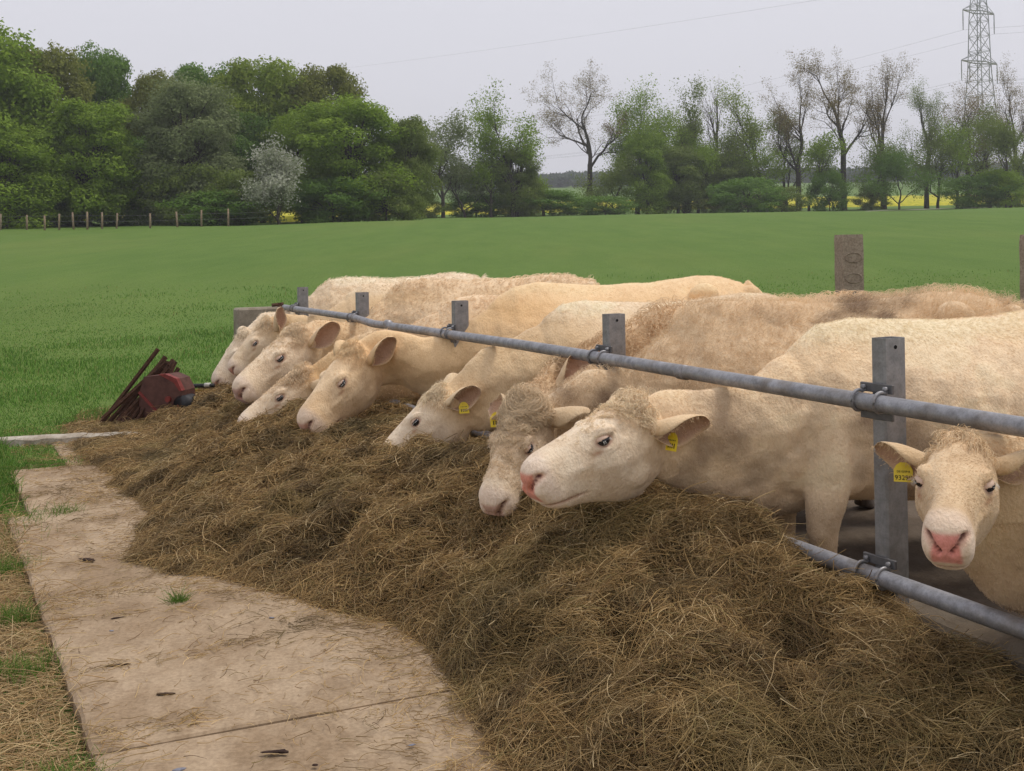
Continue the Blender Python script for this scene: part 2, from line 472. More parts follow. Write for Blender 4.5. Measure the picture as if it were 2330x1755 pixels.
def conc_post(p, label, h, w=.175, oval=True):
    root = tag(empty('concrete_post', p), label, 'post', 'old concrete posts behind the cattle')
    bm = bmesh.new(); bmesh.ops.create_grid(bm, x_segments=1, y_segments=1, size=.5); bm.free()
    n = 40; v, f = [], []
    prof = [(-w / 2, -w / 2), (0, -w / 2), (w / 2, -w / 2), (w / 2, 0), (w / 2, w / 2), (0, w / 2), (-w / 2, w / 2), (-w / 2, 0)]
    for k in range(n):
        z = -.1 + (h + .1) * k / (n - 1)
        for (x, y) in prof:
            j = (noise(np.array([[x * 9, y * 9, z * 8 + p[0]]]), 1, 3)[0] - .5) * .016
            e = 1 - .03 * (k == n - 1)
            v.append([x * e * (1 + j * 4), y * e * (1 + j * 4), z])
    m = len(prof)
    for k in range(n - 1):
        for j in range(m): f.append([k * m + j, k * m + (j + 1) % m, (k + 1) * m + (j + 1) % m, (k + 1) * m + j])
    f.append([(n - 1) * m + j for j in range(m)])
    obj('shaft', mesh_np('shaft', v, f, M['postconc'], False), root)
    if oval:
        for zz in (h - .19, h - .36):
            mb = MB(); a = np.linspace(0, 2 * math.pi, 30)
            mb.tube([[.07 * math.cos(q_), -w / 2 - .004, zz + .04 * math.sin(q_)] for q_ in a], .0038, 6, False)
            mb.build('cast_ring', M['postconc'], root, True)
        mb = MB(); mb.tube([[.0, -w / 2 - .012, h - .50], [0, -w / 2 + .01, h - .50]], .009, 8); mb.build('wire_hole', M['dark'], root)
        mb = MB(); mb.box([.055, -w / 2 - .012, h - .62], (.022, .026, .085), None, .006); mb.build('insulator', M['blacksteel'], root)
    root.rotation_euler = (0, 0, .12)
    return root
cp1 = np.array([2.80, 9.5, 0]); cp2 = np.array([3.535, 7.62, 0])
conc_post(cp1, 'rough square concrete post with two cast rings, behind the cattle backs', 1.70)
conc_post(cp2, 'concrete post cut off by the right edge of the picture', 1.66, .2, False)
conc_post(np.array([4.3, 5.7, 0]), 'concrete post outside the frame beyond the calf', 1.66, .2, False) if False else None
mb = MB()
d_ = (cp1 - cp2); d_ = d_ / np.linalg.norm(d_)
for z in (1.08, .72):
    mb.tube([cp2 + d_ * s + [0, -.11, z + .006 * math.sin(s)] for s in np.linspace(-4, 9.5, 30)], .0022, 5)
tag(mb.build('fence_wire', M['wire']), 'thin wires strung between the concrete posts', 'wire')

# ------------------------------------------------------------------ scrap pile at the far end
root = tag(empty('steel_post_bundle', deep(250, 975, 10.9) * [1, 1, 0]), 'bundle of rusty studded steel posts leaning on a red drum', 'steel posts')
root.location = (0, 0, 0)
rng = np.random.default_rng(5)
for k in range(15):
    lo = deep(226 + 7.5 * k + rng.uniform(-6, 6), 958 + 1.4 * k + rng.uniform(-6, 10), 10.9 + rng.uniform(-.1, .12))
    hi = deep(368 + 2.6 * k + rng.uniform(-14, 8), 822 + 2.2 * k + rng.uniform(-30, 12), 11.15 + rng.uniform(-.06, .12))
    lo[2] = max(lo[2], -.03)
    ax = hi - lo; L = np.linalg.norm(ax); ax /= L
    sd_ = np.cross(ax, [0, 1, 0.2]); sd_ /= np.linalg.norm(sd_); n_ = np.cross(sd_, ax)
    mb = MB(); R = np.stack([ax, sd_, n_], 1)
    mb.box((lo + hi) / 2, (L, .042, .007), R, .001); mb.box((lo + hi) / 2 - n_ * .014, (L, .007, .03), R)
    for q_ in np.arange(.08, L, .13): mb.tube([lo + ax * q_ + n_ * .002, lo + ax * q_ + n_ * .03], .009, 6)
    mb.build('steel_post', M['rust'], root)
root = tag(empty('red_drum_cover', (0, 0, 0)), 'brown and red painted steel housing lying beside the hay', 'housing')
c0 = deep(372, 905, 10.9)
oct_ = [(-.20, .03), (-.155, .165), (.03, .185), (.12, .15), (.165, .06), (.16, -.10), (.09, -.24), (-.08, -.24), (-.2, -.13)]
Rr = np.array([[.97, .26, 0], [-.26, .97, 0], [0, 0, 1]])
def plate(pts, y0, y1):
    n = len(pts)
    v = [Rr @ np.array([x * 1.25, y, z * 1.2]) + c0 for y in (y0, y1) for x, z in pts]
    return v, [list(range(n)), [n + k for k in range(n - 1, -1, -1)]] + [[k, (k + 1) % n, n + (k + 1) % n, n + k] for k in range(n)]
mb = MB(); mb.add(*plate(oct_, -.02, .22)); mb.build('housing_shell', M['brownpaint'], root)
mb = MB()
mb.add(*plate([(-.03, .186), (.03, .19), (.125, .155), (.17, .06), (.15, .055), (.105, .12), (.02, .165)], -.028, .03))
mb.add(*plate([(-.205, .035), (-.19, .05), (-.03, -.11), (.04, -.235), (.015, -.235), (-.05, -.12)], -.03, .0))
mb.add(*plate([(.115, -.23), (.10, -.23), (.13, -.05), (.16, -.08)], -.03, .0))
mb.build('red_rim', M['redpaint'], root)
mb = MB(); mb.tube([Rr @ np.array([.07, -.05, -.01]) + c0, Rr @ np.array([.07, .0, -.01]) + c0], .028, 12); mb.build('hub_boss', M['redpaint'], root)
mb = MB(); mb.tube([Rr @ np.array([.20, -.02, -.06]) + c0, Rr @ np.array([.20, .16, -.06]) + c0], .085, 18); mb.build('drum_ring', M['blacksteel'], root, True)
root = tag(empty('yellow_frame', (0, 0, 0)), 'worn yellow and black implement frame behind the hay heap', 'implement')
c1 = deep(455, 905, 11.6)
mb = MB()
mb.box(c1 + [0, 0, .07], (.34, .05, .028), Rr); mb.box(c1 + [-.155, 0, -.05], (.03, .05, .26), Rr); mb.box(c1 + [.05, .06, -.16], (.30, .05, .03), Rr)
mb.build('frame_bars', M['yellowpaint'], root)
mb = MB(); mb.tube([c1 + Rr @ np.array([-.16, 0, .115]), c1 + Rr @ np.array([.16, 0, .125])], .022, 10); mb.box(c1 + [.0, .05, -.02], (.28, .03, .16), Rr)
mb.build('roller', M['blacksteel'], root, True)
mb = MB(); mb.tube([c1 + Rr @ np.array([.06, -.002, .127]), c1 + Rr @ np.array([.12, -.002, .13])], .0235, 10); mb.build('sleeve', flat('pale sleeve', (.55, .53, .48)), root, True)

# pale kerb at the back of the yard
n = 46; v, f = [], []
a_, b_ = np.array([-6.6, 9.55, 0]), np.array([-3.25, 10.28, 0])
dr = (b_ - a_) / np.linalg.norm(b_ - a_); nr = np.array([-dr[1], dr[0], 0])
for k in range(n):
    p = a_ + (b_ - a_) * k / (n - 1)
    for (y, z) in ((-.09, -.12), (-.085, .035), (-.06, .05), (.06, .055), (.085, .03), (.09, -.12)):
        j = (noise(np.array([[k * .6, y * 40, z * 30]]), 1, 6)[0] - .5) * .03
        v.append(p + nr * (y + j) + [0, 0, z + j * .7])
for k in range(n - 1):
    for j in range(5): f.append([k * 6 + j, k * 6 + j + 1, (k + 1) * 6 + j + 1, (k + 1) * 6 + j])
f += [[0, 5, 4, 3, 2, 1], [(n - 1) * 6 + j for j in range(6)]]
tag(obj('edge_beam', mesh_np('edge_beam', v, f, M['kerb'], False)), 'flaking whitish beam lying in the grass behind the yard', 'beam')
# ------------------------------------------------------------------ cattle
def mat_coat():
    m, nt, b = new_mat('cattle coat', .85, .15)
    a = nd(nt, 'ShaderNodeAttribute', attribute_name='coat')
    v = coords(nt)
    n1 = tnoise(nt, v, 22, 5, .65); n2 = tnoise(nt, v, 95, 3, .6, (1, 1, .6))
    c = mixc(nt, a.outputs['Color'], ramp(nt, n1, [(.3, (.84, .77, .68)), (.62, (1, 1, 1))]), .5, 'MULTIPLY')
    c = mixc(nt, c, ramp(nt, n2, [(.3, (.80, .74, .68)), (.65, (1, 1, 1))]), .5, 'MULTIPLY')
    nt.links.new(c, b.inputs['Base Color'])
    ad = nd(nt, 'ShaderNodeMath', operation='ADD'); nt.links.new(n1, ad.inputs[0]); nt.links.new(n2, ad.inputs[1])
    bump(nt, b, ad.outputs[0], .45, .012)
    b.inputs['Sheen Weight'].default_value = .15
    return m
def mat_skin():
    m, nt, b = new_mat('soft skin', .55, .4)
    a = nd(nt, 'ShaderNodeAttribute', attribute_name='coat')
    nt.links.new(a.outputs['Color'], b.inputs['Base Color'])
    bump(nt, b, tnoise(nt, coords(nt), 160, 3), .25, .004)
    return m
M['coat'] = mat_coat()
M['skin'] = mat_skin()

def ring_pts(w, hu, hd, n=2.3, lf=1.0, tf=1.0, N=36):
    """superellipse section; lf / tf narrow the underside / the top. Returns (N,2): side, up"""
    a = np.arange(N) * 2 * math.pi / N
    ca, sa = np.cos(a), np.sin(a)
    y = np.sign(ca) * np.abs(ca) ** (2 / n); z = np.sign(sa) * np.abs(sa) ** (2 / n)
    fac = np.where(z < 0, 1 + (lf - 1) * np.abs(z), 1 + (tf - 1) * np.abs(z) ** 1.5)
    return np.stack([y * w * fac, np.where(z > 0, z * hu, z * hd)], 1)
def loft(mb, stations, N=36):
    """stations: (centre, side, up, w, hu, hd, n, lf, tf)"""
    v = []
    for (c, s, u, *p) in stations:
        r = ring_pts(*p, N=N)
        v.append(np.asarray(c) + r[:, :1] * np.asarray(s) + r[:, 1:] * np.asarray(u))
    v = np.array(v); m = len(v)
    f = [[i * N + j, i * N + (j + 1) % N, (i + 1) * N + (j + 1) % N, (i + 1) * N + j] for i in range(m - 1) for j in range(N)]
    f += [list(range(N))[::-1], [(m - 1) * N + j for j in range(N)]]
    mb.add(v.reshape(-1, 3), f)
def blob(mb, c, R, rad, nu=16, nv=10):
    v = [[0, 0, 1]] + [[math.sin(math.pi * i / nv) * math.cos(2 * math.pi * j / nu), math.sin(math.pi * i / nv) * math.sin(2 * math.pi * j / nu), math.cos(math.pi * i / nv)] for i in range(1, nv) for j in range(nu)] + [[0, 0, -1]]
    v = (np.array(v) * rad) @ np.asarray(R).T + c
    f = [[0, 1 + j, 1 + (j + 1) % nu] for j in range(nu)]
    for i in range(nv - 2):
        for j in range(nu): f.append([1 + i * nu + j, 1 + (i + 1) * nu + j, 1 + (i + 1) * nu + (j + 1) % nu, 1 + i * nu + (j + 1) % nu])
    e = len(v) - 1; b0 = 1 + (nv - 2) * nu
    f += [[b0 + j, e, b0 + (j + 1) % nu] for j in range(nu)]
    mb.add(v, f)

HEAD = [  # x, top, bottom, half width, exponent, lower width factor, top width factor
    (-.055, -.045, -.25, .075, 2.1, .8, .8), (-.02, -.010, -.29, .096, 2.2, .8, .78), (.02, .006, -.325, .106, 2.3, .75, .84), (.07, .012, -.352, .112, 2.4, .70, .92),
    (.13, .014, -.368, .117, 2.5, .62, .95), (.19, .014, -.368, .122, 2.5, .58, .95), (.24, .012, -.352, .123, 2.5, .56, .93), (.29, .009, -.326, .113, 2.4, .58, .86),
    (.345, .005, -.300, .098, 2.3, .66, .8), (.40, .001, -.280, .089, 2.35, .76, .82), (.45, -.004, -.267, .088, 2.6, .84, .88), (.505, -.012, -.260, .093, 3.0, .86, .92),
    (.545, -.026, -.250, .090, 3.1, .84, .9), (.574, -.048, -.230, .078, 3.0, .80, .88), (.590, -.078, -.200, .054, 2.6, .8, .85)]
NOSE_L = np.array([.590, 0, -.13])
BODY = [  # x, top, bottom, half width, exponent, lower, top
    (.13, 1.02, .66, .10, 2.0, .8, 0.55), (.07, 1.09, .58, .165, 2.1, .75, 0.48), (0, 1.175, .53, .215, 2.2, .75, 0.43), (-.12, 1.255, .50, .255, 2.25, .8, 0.37), (-.28, 1.275, .49, .285, 2.3, .85, 0.39),
    (-.5, 1.262, .475, .325, 2.3, .9, 0.43), (-.75, 1.25, .465, .362, 2.3, .95, 0.45), (-1.0, 1.255, .475, .368, 2.3, .95, 0.47), (-1.2, 1.278, .52, .350, 2.3, .9, 0.48),
    (-1.36, 1.292, .58, .325, 2.35, .9, 0.51), (-1.52, 1.285, .64, .29, 2.3, .9, 0.51), (-1.66, 1.25, .70, .235, 2.2, .9, 0.48), (-1.74, 1.18, .80, .15, 2.0, .9, 0.55)]

to_cam = lambda p: unit(CAMP - np.asarray(p))
def unit(v): v = np.asarray(v, float); return v / np.linalg.norm(v)

def ear_mesh(base, d, o, L, W, inner, outer):
    """cupped leaf: closed shell from inner and outer grids"""
    d = unit(d); o = unit(np.asarray(o) - d * np.dot(o, d)); w = np.cross(d, o)
    nu, nv = 16, 13
    G, NO, c_in = [], [], []
    for i in range(nu):
        u = i / (nu - 1)
        hw = W * .5 * (.5 + .5 * math.sin(min(u / .5, 1) * math.pi / 2)) * (1 if u < .5 else math.sqrt(max(0, 1 - ((u - .5) / .515) ** 2)))
        psi = 2.5 * (1 - u) ** 1.3 + .75
        R = hw / math.sin(min(psi, math.pi / 2)) * (1 if psi < 1.57 else 1 / (1 + .35 * (psi - 1.57)))
        c = d * L * (u - .06) - o * .02 * u * u
        for j in range(nv):
            ph = (j / (nv - 1) * 2 - 1) * psi
            nrm = w * math.sin(ph) - o * math.cos(ph)
            G.append(base + c + nrm * R + o * R * .45); NO.append(nrm)
            c_in.append((u, abs(j / (nv - 1) * 2 - 1)))
    G, NO, ci = np.array(G), np.array(NO), np.array(c_in)
    th = (.008 * (1 - .6 * ci[:, 1]) * (1 - .5 * ci[:, 0]))[:, None]
    v = np.concatenate([G, G + NO * th])
    n0 = nu * nv; f = []
    for i in range(nu - 1):
        for j in range(nv - 1):
            a = i * nv + j
            f.append([a, a + 1, a + nv + 1, a + nv]); f.append([n0 + a, n0 + a + nv, n0 + a + nv + 1, n0 + a + 1])
        a = i * nv; f.append([a, a + nv, n0 + a + nv, n0 + a]); a = i * nv + nv - 1; f.append([a, n0 + a, n0 + a + nv, a + nv])
    for j in range(nv - 1):
        a = j; f.append([a, n0 + a, n0 + a + 1, a + 1]); a = (nu - 1) * nv + j; f.append([a, a + 1, n0 + a + 1, n0 + a])
    rim = sstep(.72, 1, ci[:, 1])[:, None] * .8
    cin = inner * (1 - rim) + outer * rim
    cols = np.concatenate([cin, np.repeat(outer[None], n0, 0)])
    return v, f, cols, G, NO, ci, (d, o, w)

def make_cow(label, P, Nn, body_s, body_t=-.24, heading=0.0, k=1.0, vox=.012, roll=0.0, base=(.70, .50, .28), pale=(.80, .66, .48), dirt=(.34, .22, .12), dirt_amt=.4, head_pale=.6,
             ears=None, fur=20000, fur_len=.02, curl=0.0, forelock=150, curl_head=.3, tags=(), seed=0, neck_bend=0.0, grp='cattle eating at the feed fence', nose=(.66, .30, .22), name='cow', wither=0.0, half_shut=.25, wide=1.0, ear_z=-.115, ear_len=1.0, muz=1.0, crest=.15, sag=0.0):
    rng = np.random.default_rng(seed + 100)
    base, pale, dirt = map(np.array, (base, pale, dirt))
    # frames
    hd_ = math.radians(heading)
    F = FN * math.cos(hd_) + FU * math.sin(hd_); S = np.cross([0, 0, 1], F); Uz = np.array([0, 0, 1.0])
    B0 = fs(body_s, body_t)
    RB = np.stack([F, S, Uz], 1)
    bl = lambda p: B0 + RB @ (np.asarray(p, float) * k)
    a = unit(Nn - P); hs = np.linalg.norm(Nn - P) / np.linalg.norm(NOSE_L)
    e1 = unit(NOSE_L); e3 = unit(np.array([0, 0, 1]) - e1 * e1[2]); e2 = np.cross(e3, e1)
    w3 = unit(Uz - a * a[2]); w2 = np.cross(w3, a)
    r = math.radians(roll); w3, w2 = w3 * math.cos(r) + w2 * math.sin(r), w2 * math.cos(r) - w3 * math.sin(r)
    RH = np.stack([a, w2, w3], 1) @ np.stack([e1, e2, e3], 1).T
    hl = lambda p: P + (RH @ (np.asarray(p, float) * hs).T).T
    hx, hy, hz = RH[:, 0], RH[:, 1], RH[:, 2]
    mb = MB()
    # head
    loft(mb, [(P + hs * (hx * x + hz * (t + b_) / 2), hy, hz, w * hs * (wide * (1 - sstep(.26, .44, x)) + wide * muz * sstep(.26, .44, x)), (t - b_) / 2 * hs, (t - b_) / 2 * hs, n, lf, tf) for (x, t, b_, w, n, lf, tf) in HEAD])
    for sgn in (1, -1):
        blob(mb, hl([.232, sgn * .090 * wide, -.032]), RH, np.array([.044, .026, .026]) * hs)        # brow
        blob(mb, hl([.15, sgn * .072 * wide, -.20]), RH, np.array([.095, .038, .115]) * hs)          # cheek
        blob(mb, hl([.540, sgn * .050 * wide * muz, -.088]), RH, np.array([.036, .034, .042]) * hs)        # nostril wing
        blob(mb, hl([.02, sgn * .085 * wide, ear_z]), RH, np.array([.035, .03, .04]) * hs)             # ear base
    blob(mb, hl([.49, 0, -.232]), RH, np.array([.055, .05, .026]) * hs)                       # chin
    blob(mb, hl([.015, 0, -.008]), RH, np.array([.06, .07, .022]) * hs)                        # poll
    # neck
    p0 = hl([.04, 0, -.165]); p3 = bl([-.14, 0, .88])
    D = np.linalg.norm(p3 - p0)
    c1 = p0 - hx * D * .34 - Uz * .02 + FU * neck_bend * .5; c2 = p3 + F * D * .38 + Uz * (.02 + wither) + FU * neck_bend
    st = []
    us = np.linspace(0, 1, 15)
    pts = np.array([(1 - u) ** 3 * p0 + 3 * u * (1 - u) ** 2 * c1 + 3 * u * u * (1 - u) * c2 + u ** 3 * p3 for u in us])
    pts[:, 2] -= sag * np.sin(math.pi * us ** .8)
    tg = np.gradient(pts, axis=0)
    for u, p, t in zip(us, pts, tg):
        t = -unit(t); up = unit(Uz - t * t[2]); up = unit(up * (u + .15) + (hz - t * np.dot(hz, t)) * (1.15 - u)); sd_ = np.cross(up, t)
        e = u * u * (3 - 2 * u)
        hu = crest * hs * (1 - e) + .31 * k * e; hdn = .165 * hs * (1 - e) + .36 * k * e + .115 * math.sin(math.pi * u) ** .55
        tt = to_st(p)[1]; over = p[2] + hu * up[2] - (RZ_T - .045); wr = math.exp(-((tt - .12) / .28) ** 2)
        if over > 0: p = p - Uz * over * wr * .6; hu = hu - over * wr * .4; hdn -= over * wr * .3
        st.append((p, sd_, up, (.080 * hs / 1.05) * (1 - e) + .205 * k * e, hu, hdn, 2.2, .66, .60 - .1 * e))
    loft(mb, st)
    # trunk
    loft(mb, [(bl([x, 0, (t + b_) / 2]), S, Uz, w * k, (t - b_) / 2 * k, (t - b_) / 2 * k, n, lf, tf) for (x, t, b_, w, n, lf, tf) in BODY])
    for sgn in (1, -1):
        blob(mb, bl([-.15, sgn * .155, .80]), RB, np.array([.18, .085, .26]) * k)
        blob(mb, bl([.04, sgn * .06, .72]), RB, np.array([.15, .12, .18]) * k)
        blob(mb, bl([-1.33, sgn * .21, 1.18]), RB, np.array([.10, .07, .07]) * k)
        blob(mb, bl([-1.50, sgn * .17, .90]), RB, np.array([.20, .12, .28]) * k)
        blob(mb, bl([-1.70, sgn * .09, 1.16]), RB, np.array([.07, .05, .07]) * k)
        fl = np.array([[-.09, .10, .92], [-.07, .13, .72], [-.05, .155, .58], [-.03, .165, .48], [-.02, .165, .40], [-.03, .165, .30], [-.035, .165, .16], [-.02, .165, .09], [0, .165, .0]]) * [1, sgn, 1]
        v, f = tube_vf(np.array([bl(q_) for q_ in fl]), np.array([.13, .125, .10, .075, .066, .05, .047, .056, .062]) * k, 14); mb.add(v, f)
        hl_ = np.array([[-1.42, .14, .88], [-1.36, .18, .68], [-1.45, .17, .55], [-1.60, .165, .45], [-1.585, .165, .32], [-1.57, .165, .16], [-1.55, .165, .09], [-1.53, .165, .0]]) * [1, sgn, 1]
        v, f = tube_vf(np.array([bl(q_) for q_ in hl_]), np.array([.17, .13, .085, .06, .05, .047, .058, .062]) * k, 14); mb.add(v, f)
    tl = np.array([[-1.70, 0, 1.23], [-1.79, 0, 1.16], [-1.83, 0, .98], [-1.83, 0, .75], [-1.82, .02, .52], [-1.82, .02, .42]])
    v, f = tube_vf(np.array([bl(q_) for q_ in tl]), np.array([.04, .035, .026, .022, .03, .012]) * k, 10); mb.add(v, f)
    tmp = mb.build('tmp', M['coat'])
    md = tmp.modifiers.new('r', 'REMESH'); md.mode = 'VOXEL'; md.voxel_size = vox; md.use_smooth_shade = True
    sm = tmp.modifiers.new('s', 'SMOOTH'); sm.factor = .5; sm.iterations = 6 if vox > .01 else 11
    dg = bpy.context.evaluated_depsgraph_get()
    me = bpy.data.meshes.new_from_object(tmp.evaluated_get(dg))
    old = tmp.data; bpy.data.objects.remove(tmp); bpy.data.meshes.remove(old)
    me.name = 'body'
    n = len(me.vertices)
    co = np.empty(n * 3, np.float32); me.vertices.foreach_get('co', co); co = co.reshape(-1, 3).astype(float)
    no = np.empty(n * 3, np.float32); me.vertex_normals.foreach_get('vector', no); no = no.reshape(-1, 3).astype(float)
    H = (co - P) @ RH / hs; H[:, 1] /= wide * (1 + (muz - 1) * sstep(.26, .44, H[:, 0]))                                   # head coordinates
    Bc = (co - B0) @ RB / k                                  # body coordinates
    ay = np.abs(H[:, 1])
    inhead = (H[:, 0] > -.05) & (ay < .2) & (H[:, 2] > -.36) & (H[:, 2] < .08)
    g = lambda c, rr: np.exp(-(((H - c) / rr) ** 2).sum(1)) * inhead
    Hm = H.copy(); Hm[:, 1] = ay
    gm = lambda c, rr: np.exp(-(((Hm - c) / rr) ** 2).sum(1)) * inhead
    lip = np.clip(-.135 - H[:, 2], 0, .14) * sstep(.44, .54, H[:, 0]) * inhead
    co -= np.outer(lip * .42 * hs, hx); H[:, 0] -= lip * .42
    Hm = H.copy(); Hm[:, 1] = ay
    # nostril: a slanting comma
    dn = np.zeros(n)
    for q_ in np.linspace(0, 1, 5):
        c = np.array([.584, .030, -.124]) * (1 - q_) + np.array([.560, .066, -.076]) * q_
        dn = np.maximum(dn, np.exp(-((((Hm - c)) / np.array([.030, .0125 + .006 * q_, .0125])) ** 2).sum(1)) * inhead)
    co -= (dn * .034 * hs)[:, None] * (hx[None] * .7 + np.sign(H[:, 1])[:, None] * hy[None] * .45)
    mouth_z = np.interp(H[:, 0], [.36, .42, .50, .60], [-.232, -.222, -.210, -.198])
    ml = np.exp(-((H[:, 2] - mouth_z) / .006) ** 2) * sstep(.36, .42, H[:, 0]) * inhead * (H[:, 0] > .3)
    co -= no * (ml * .008 * hs)[:, None]
    sock = gm(np.array([.252, .112, -.062]), np.array([.028, .05, .018]))
    co -= no * (sock * .007 * hs)[:, None]
    er0 = np.sqrt((((Hm - np.array([.252, .10, -.060])) / np.array([.040, .06, .026])) ** 2).sum(1))
    co += no * (np.sin(er0 * 11) * .0018 * hs * sstep(2.6, 1.6, er0) * sstep(.8, 1.1, er0) * inhead)[:, None]
    co += no * (gm(np.array([.254, .11, -.095]), np.array([.04, .04, .012])) * .004 * hs)[:, None]
    co -= no * (gm(np.array([.14, .1, -.060]), np.array([.045, .05, .024])) * .008 * hs)[:, None]      # temple hollow
    co += no * (gm(np.array([.345, .08, -.12]), np.array([.07, .04, .014])) * .006 * hs)[:, None]      # facial crest
    # neck folds and muscles
    nk = (Bc[:, 0] > -.15) & (~inhead)
    fold = np.sin((Bc[:, 0] * 26 + Bc[:, 2] * 6 + fbm(co, 3, seed) * 9)) * .0045 * sstep(-.2, .1, Bc[:, 0]) * (~inhead)
    co += no * (fold + (fbm(co, 5, seed + 3, 3) - .5) * .016 * (~inhead) + (fbm(co, 16, seed + 5, 2) - .5) * (.007 + .014 * curl) * (~inhead))[:, None]
    ribs = np.sin(Bc[:, 0] * 55) * .004 * sstep(-1.15, -.95, Bc[:, 0]) * sstep(-.3, -.5, Bc[:, 0]) * sstep(.55, .7, Bc[:, 2]) * sstep(1.15, 1.0, Bc[:, 2])
    co += no * ribs[:, None]
    ss_, tt_ = to_st(co)
    zl = RZ_T - .036 + np.clip(np.abs(tt_ - RT) - .02, 0, None) * 1.3
    top = (np.abs(tt_ - RT) < .25) & (co[:, 2] > zl)
    co[:, 2] = np.where(top, zl + (co[:, 2] - zl) * .04, co[:, 2])
    me.vertices.foreach_set('co', co.astype(np.float32).ravel()); me.update()
    # coat colours; crest and nostrils also carry painted light and shade
    d1 = fbm(co, 2.3, seed + 11, 4); d2 = fbm(co, 9, seed + 12, 3); d3 = fbm(co, 1.1, seed + 13, 2)
    body_mix = np.clip(sstep(.35, .65, d3) * .7 + .15, 0, 1)
    C = base[None] * (1 - body_mix[:, None]) + pale[None] * body_mix[:, None]
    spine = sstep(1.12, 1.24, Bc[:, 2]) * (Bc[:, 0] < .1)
    C = C + (pale[None] * 1.04 - C) * (spine * .75)[:, None]  # sky-lit rim along the back painted into the coat as paler colour
    dm = sstep(.46, .70, d1 * .7 + d2 * .3) * dirt_amt * (1 - inhead * .6)
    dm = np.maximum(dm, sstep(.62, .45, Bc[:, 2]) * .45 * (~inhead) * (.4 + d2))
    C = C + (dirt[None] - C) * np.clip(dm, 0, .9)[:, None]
    C = C + (np.array([.80, .69, .54]) - C) * (inhead * head_pale * sstep(-.02, .22, H[:, 0]))[:, None]
    C = C + (np.array([.62, .42, .22]) - C) * (gm(np.array([.36, .075, -.15]), np.array([.05, .05, .03])) * .45 * (d2 > .45))[:, None]
    C = C * (1 - (inhead * .16 * sstep(.45, .62, fbm(co, 14, seed + 41, 3)))[:, None] * np.array([.8, 1.0, 1.2])[None])
    muz = sstep(.47, .53, H[:, 0]) * inhead
    C = C + (np.array([.82, .68, .57]) - C) * (muz * .55)[:, None]
    pad = sstep(.530, .550, H[:, 0]) * sstep(.060, .048, ay) * sstep(-.180, -.166, H[:, 2] + .35 * np.maximum(ay - .03, 0)) * sstep(-.052, -.068, H[:, 2]) * inhead
    pad = np.maximum(pad, dn * .7)
    padc = np.array(nose)[None] * (.85 + .3 * d2[:, None])
    C = C + (padc - C) * pad[:, None]
    C = C + (np.array([.10, .035, .03]) - C) * np.clip(sstep(.45, .9, dn), 0, 1)[:, None]  # shade inside the nostrils painted into the skin colour
    C = C + (np.array([.34, .17, .12]) - C) * (ml * .8)[:, None]
    er = np.sqrt((((Hm - np.array([.252, .10, -.060])) / np.array([.040, .06, .026])) ** 2).sum(1))
    C = C + (np.array([.48, .29, .22]) - C) * (sstep(1.1, .75, er) * .85 * inhead)[:, None]
    tear = 1.25 * gm(np.array([.296, .09, -.092]), np.array([.026, .05, .010]))
    C = C + (np.array([.36, .18, .09]) - C) * (tear * .7)[:, None]
    C = C + (np.array([.10, .08, .065]) - C) * (sstep(.09, .05, Bc[:, 2]) * (~inhead))[:, None]
    C = np.clip(C * np.array([1.10, 1.09, 1.09])[None], .01, .88)
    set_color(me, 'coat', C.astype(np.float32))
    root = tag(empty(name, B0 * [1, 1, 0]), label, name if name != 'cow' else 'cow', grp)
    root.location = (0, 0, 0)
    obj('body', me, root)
    # ears
    ears = ears or {}
    strands_p, strands_c, strands_r = [], [], []
    ear_info = {}
    for sgn, key in ((1, 'l'), (-1, 'r')):
        dd, oo = ears.get(key, ((-.35, 1.0, .10), (.75, .3, -.45)))
        bp = hl([.015, sgn * .092 * wide, ear_z])
        oo = RH.T @ to_cam(bp) if oo == 'viewer' else np.array(oo, float) * [1, sgn, 1]
        dd = np.array(dd, float) * [1, sgn, 1]
        outer = pale * .5 + base * .5; inner = np.array([.56, .36, .25])
        v, f, cols, G, NO, ci, fr = ear_mesh(bp, RH @ dd, RH @ oo, .235 * hs * ear_len, .145 * hs * ear_len, inner, outer)
        em = mesh_np('ear', v, f, M['coat']); set_color(em, 'coat', cols)
        obj('ear', em, root)
        ear_info[key] = (G, NO, ci)
        m = 300
        pick = rng.choice(len(G), m, p=(lambda w_: w_ / w_.sum())(np.where(ci[:, 0] > .12, .25 + ci[:, 1] ** 2, 0)))
        root_p = G[pick] + rng.normal(0, .004, (m, 3))
        l_ = rng.uniform(.010, .034, m) * (1 - .75 * ci[pick, 0])
        dirs = -NO[pick] * .6 + fr[0] * .5 + rng.normal(0, .35, (m, 3)); dirs /= np.linalg.norm(dirs, axis=1)[:, None]
        kk = np.linspace(0, 1, 4)
        strands_p.append(root_p[:, None] + dirs[:, None] * (l_[:, None] * kk)[..., None] + np.array([0, 0, -1])[None, None] * (l_[:, None] * .3 * kk ** 2)[..., None])
        strands_c.append(np.clip((outer * 1.05)[None] * rng.uniform(.85, 1.1, (m, 1)), 0, .9)); strands_r.append(np.full(m, .0007))
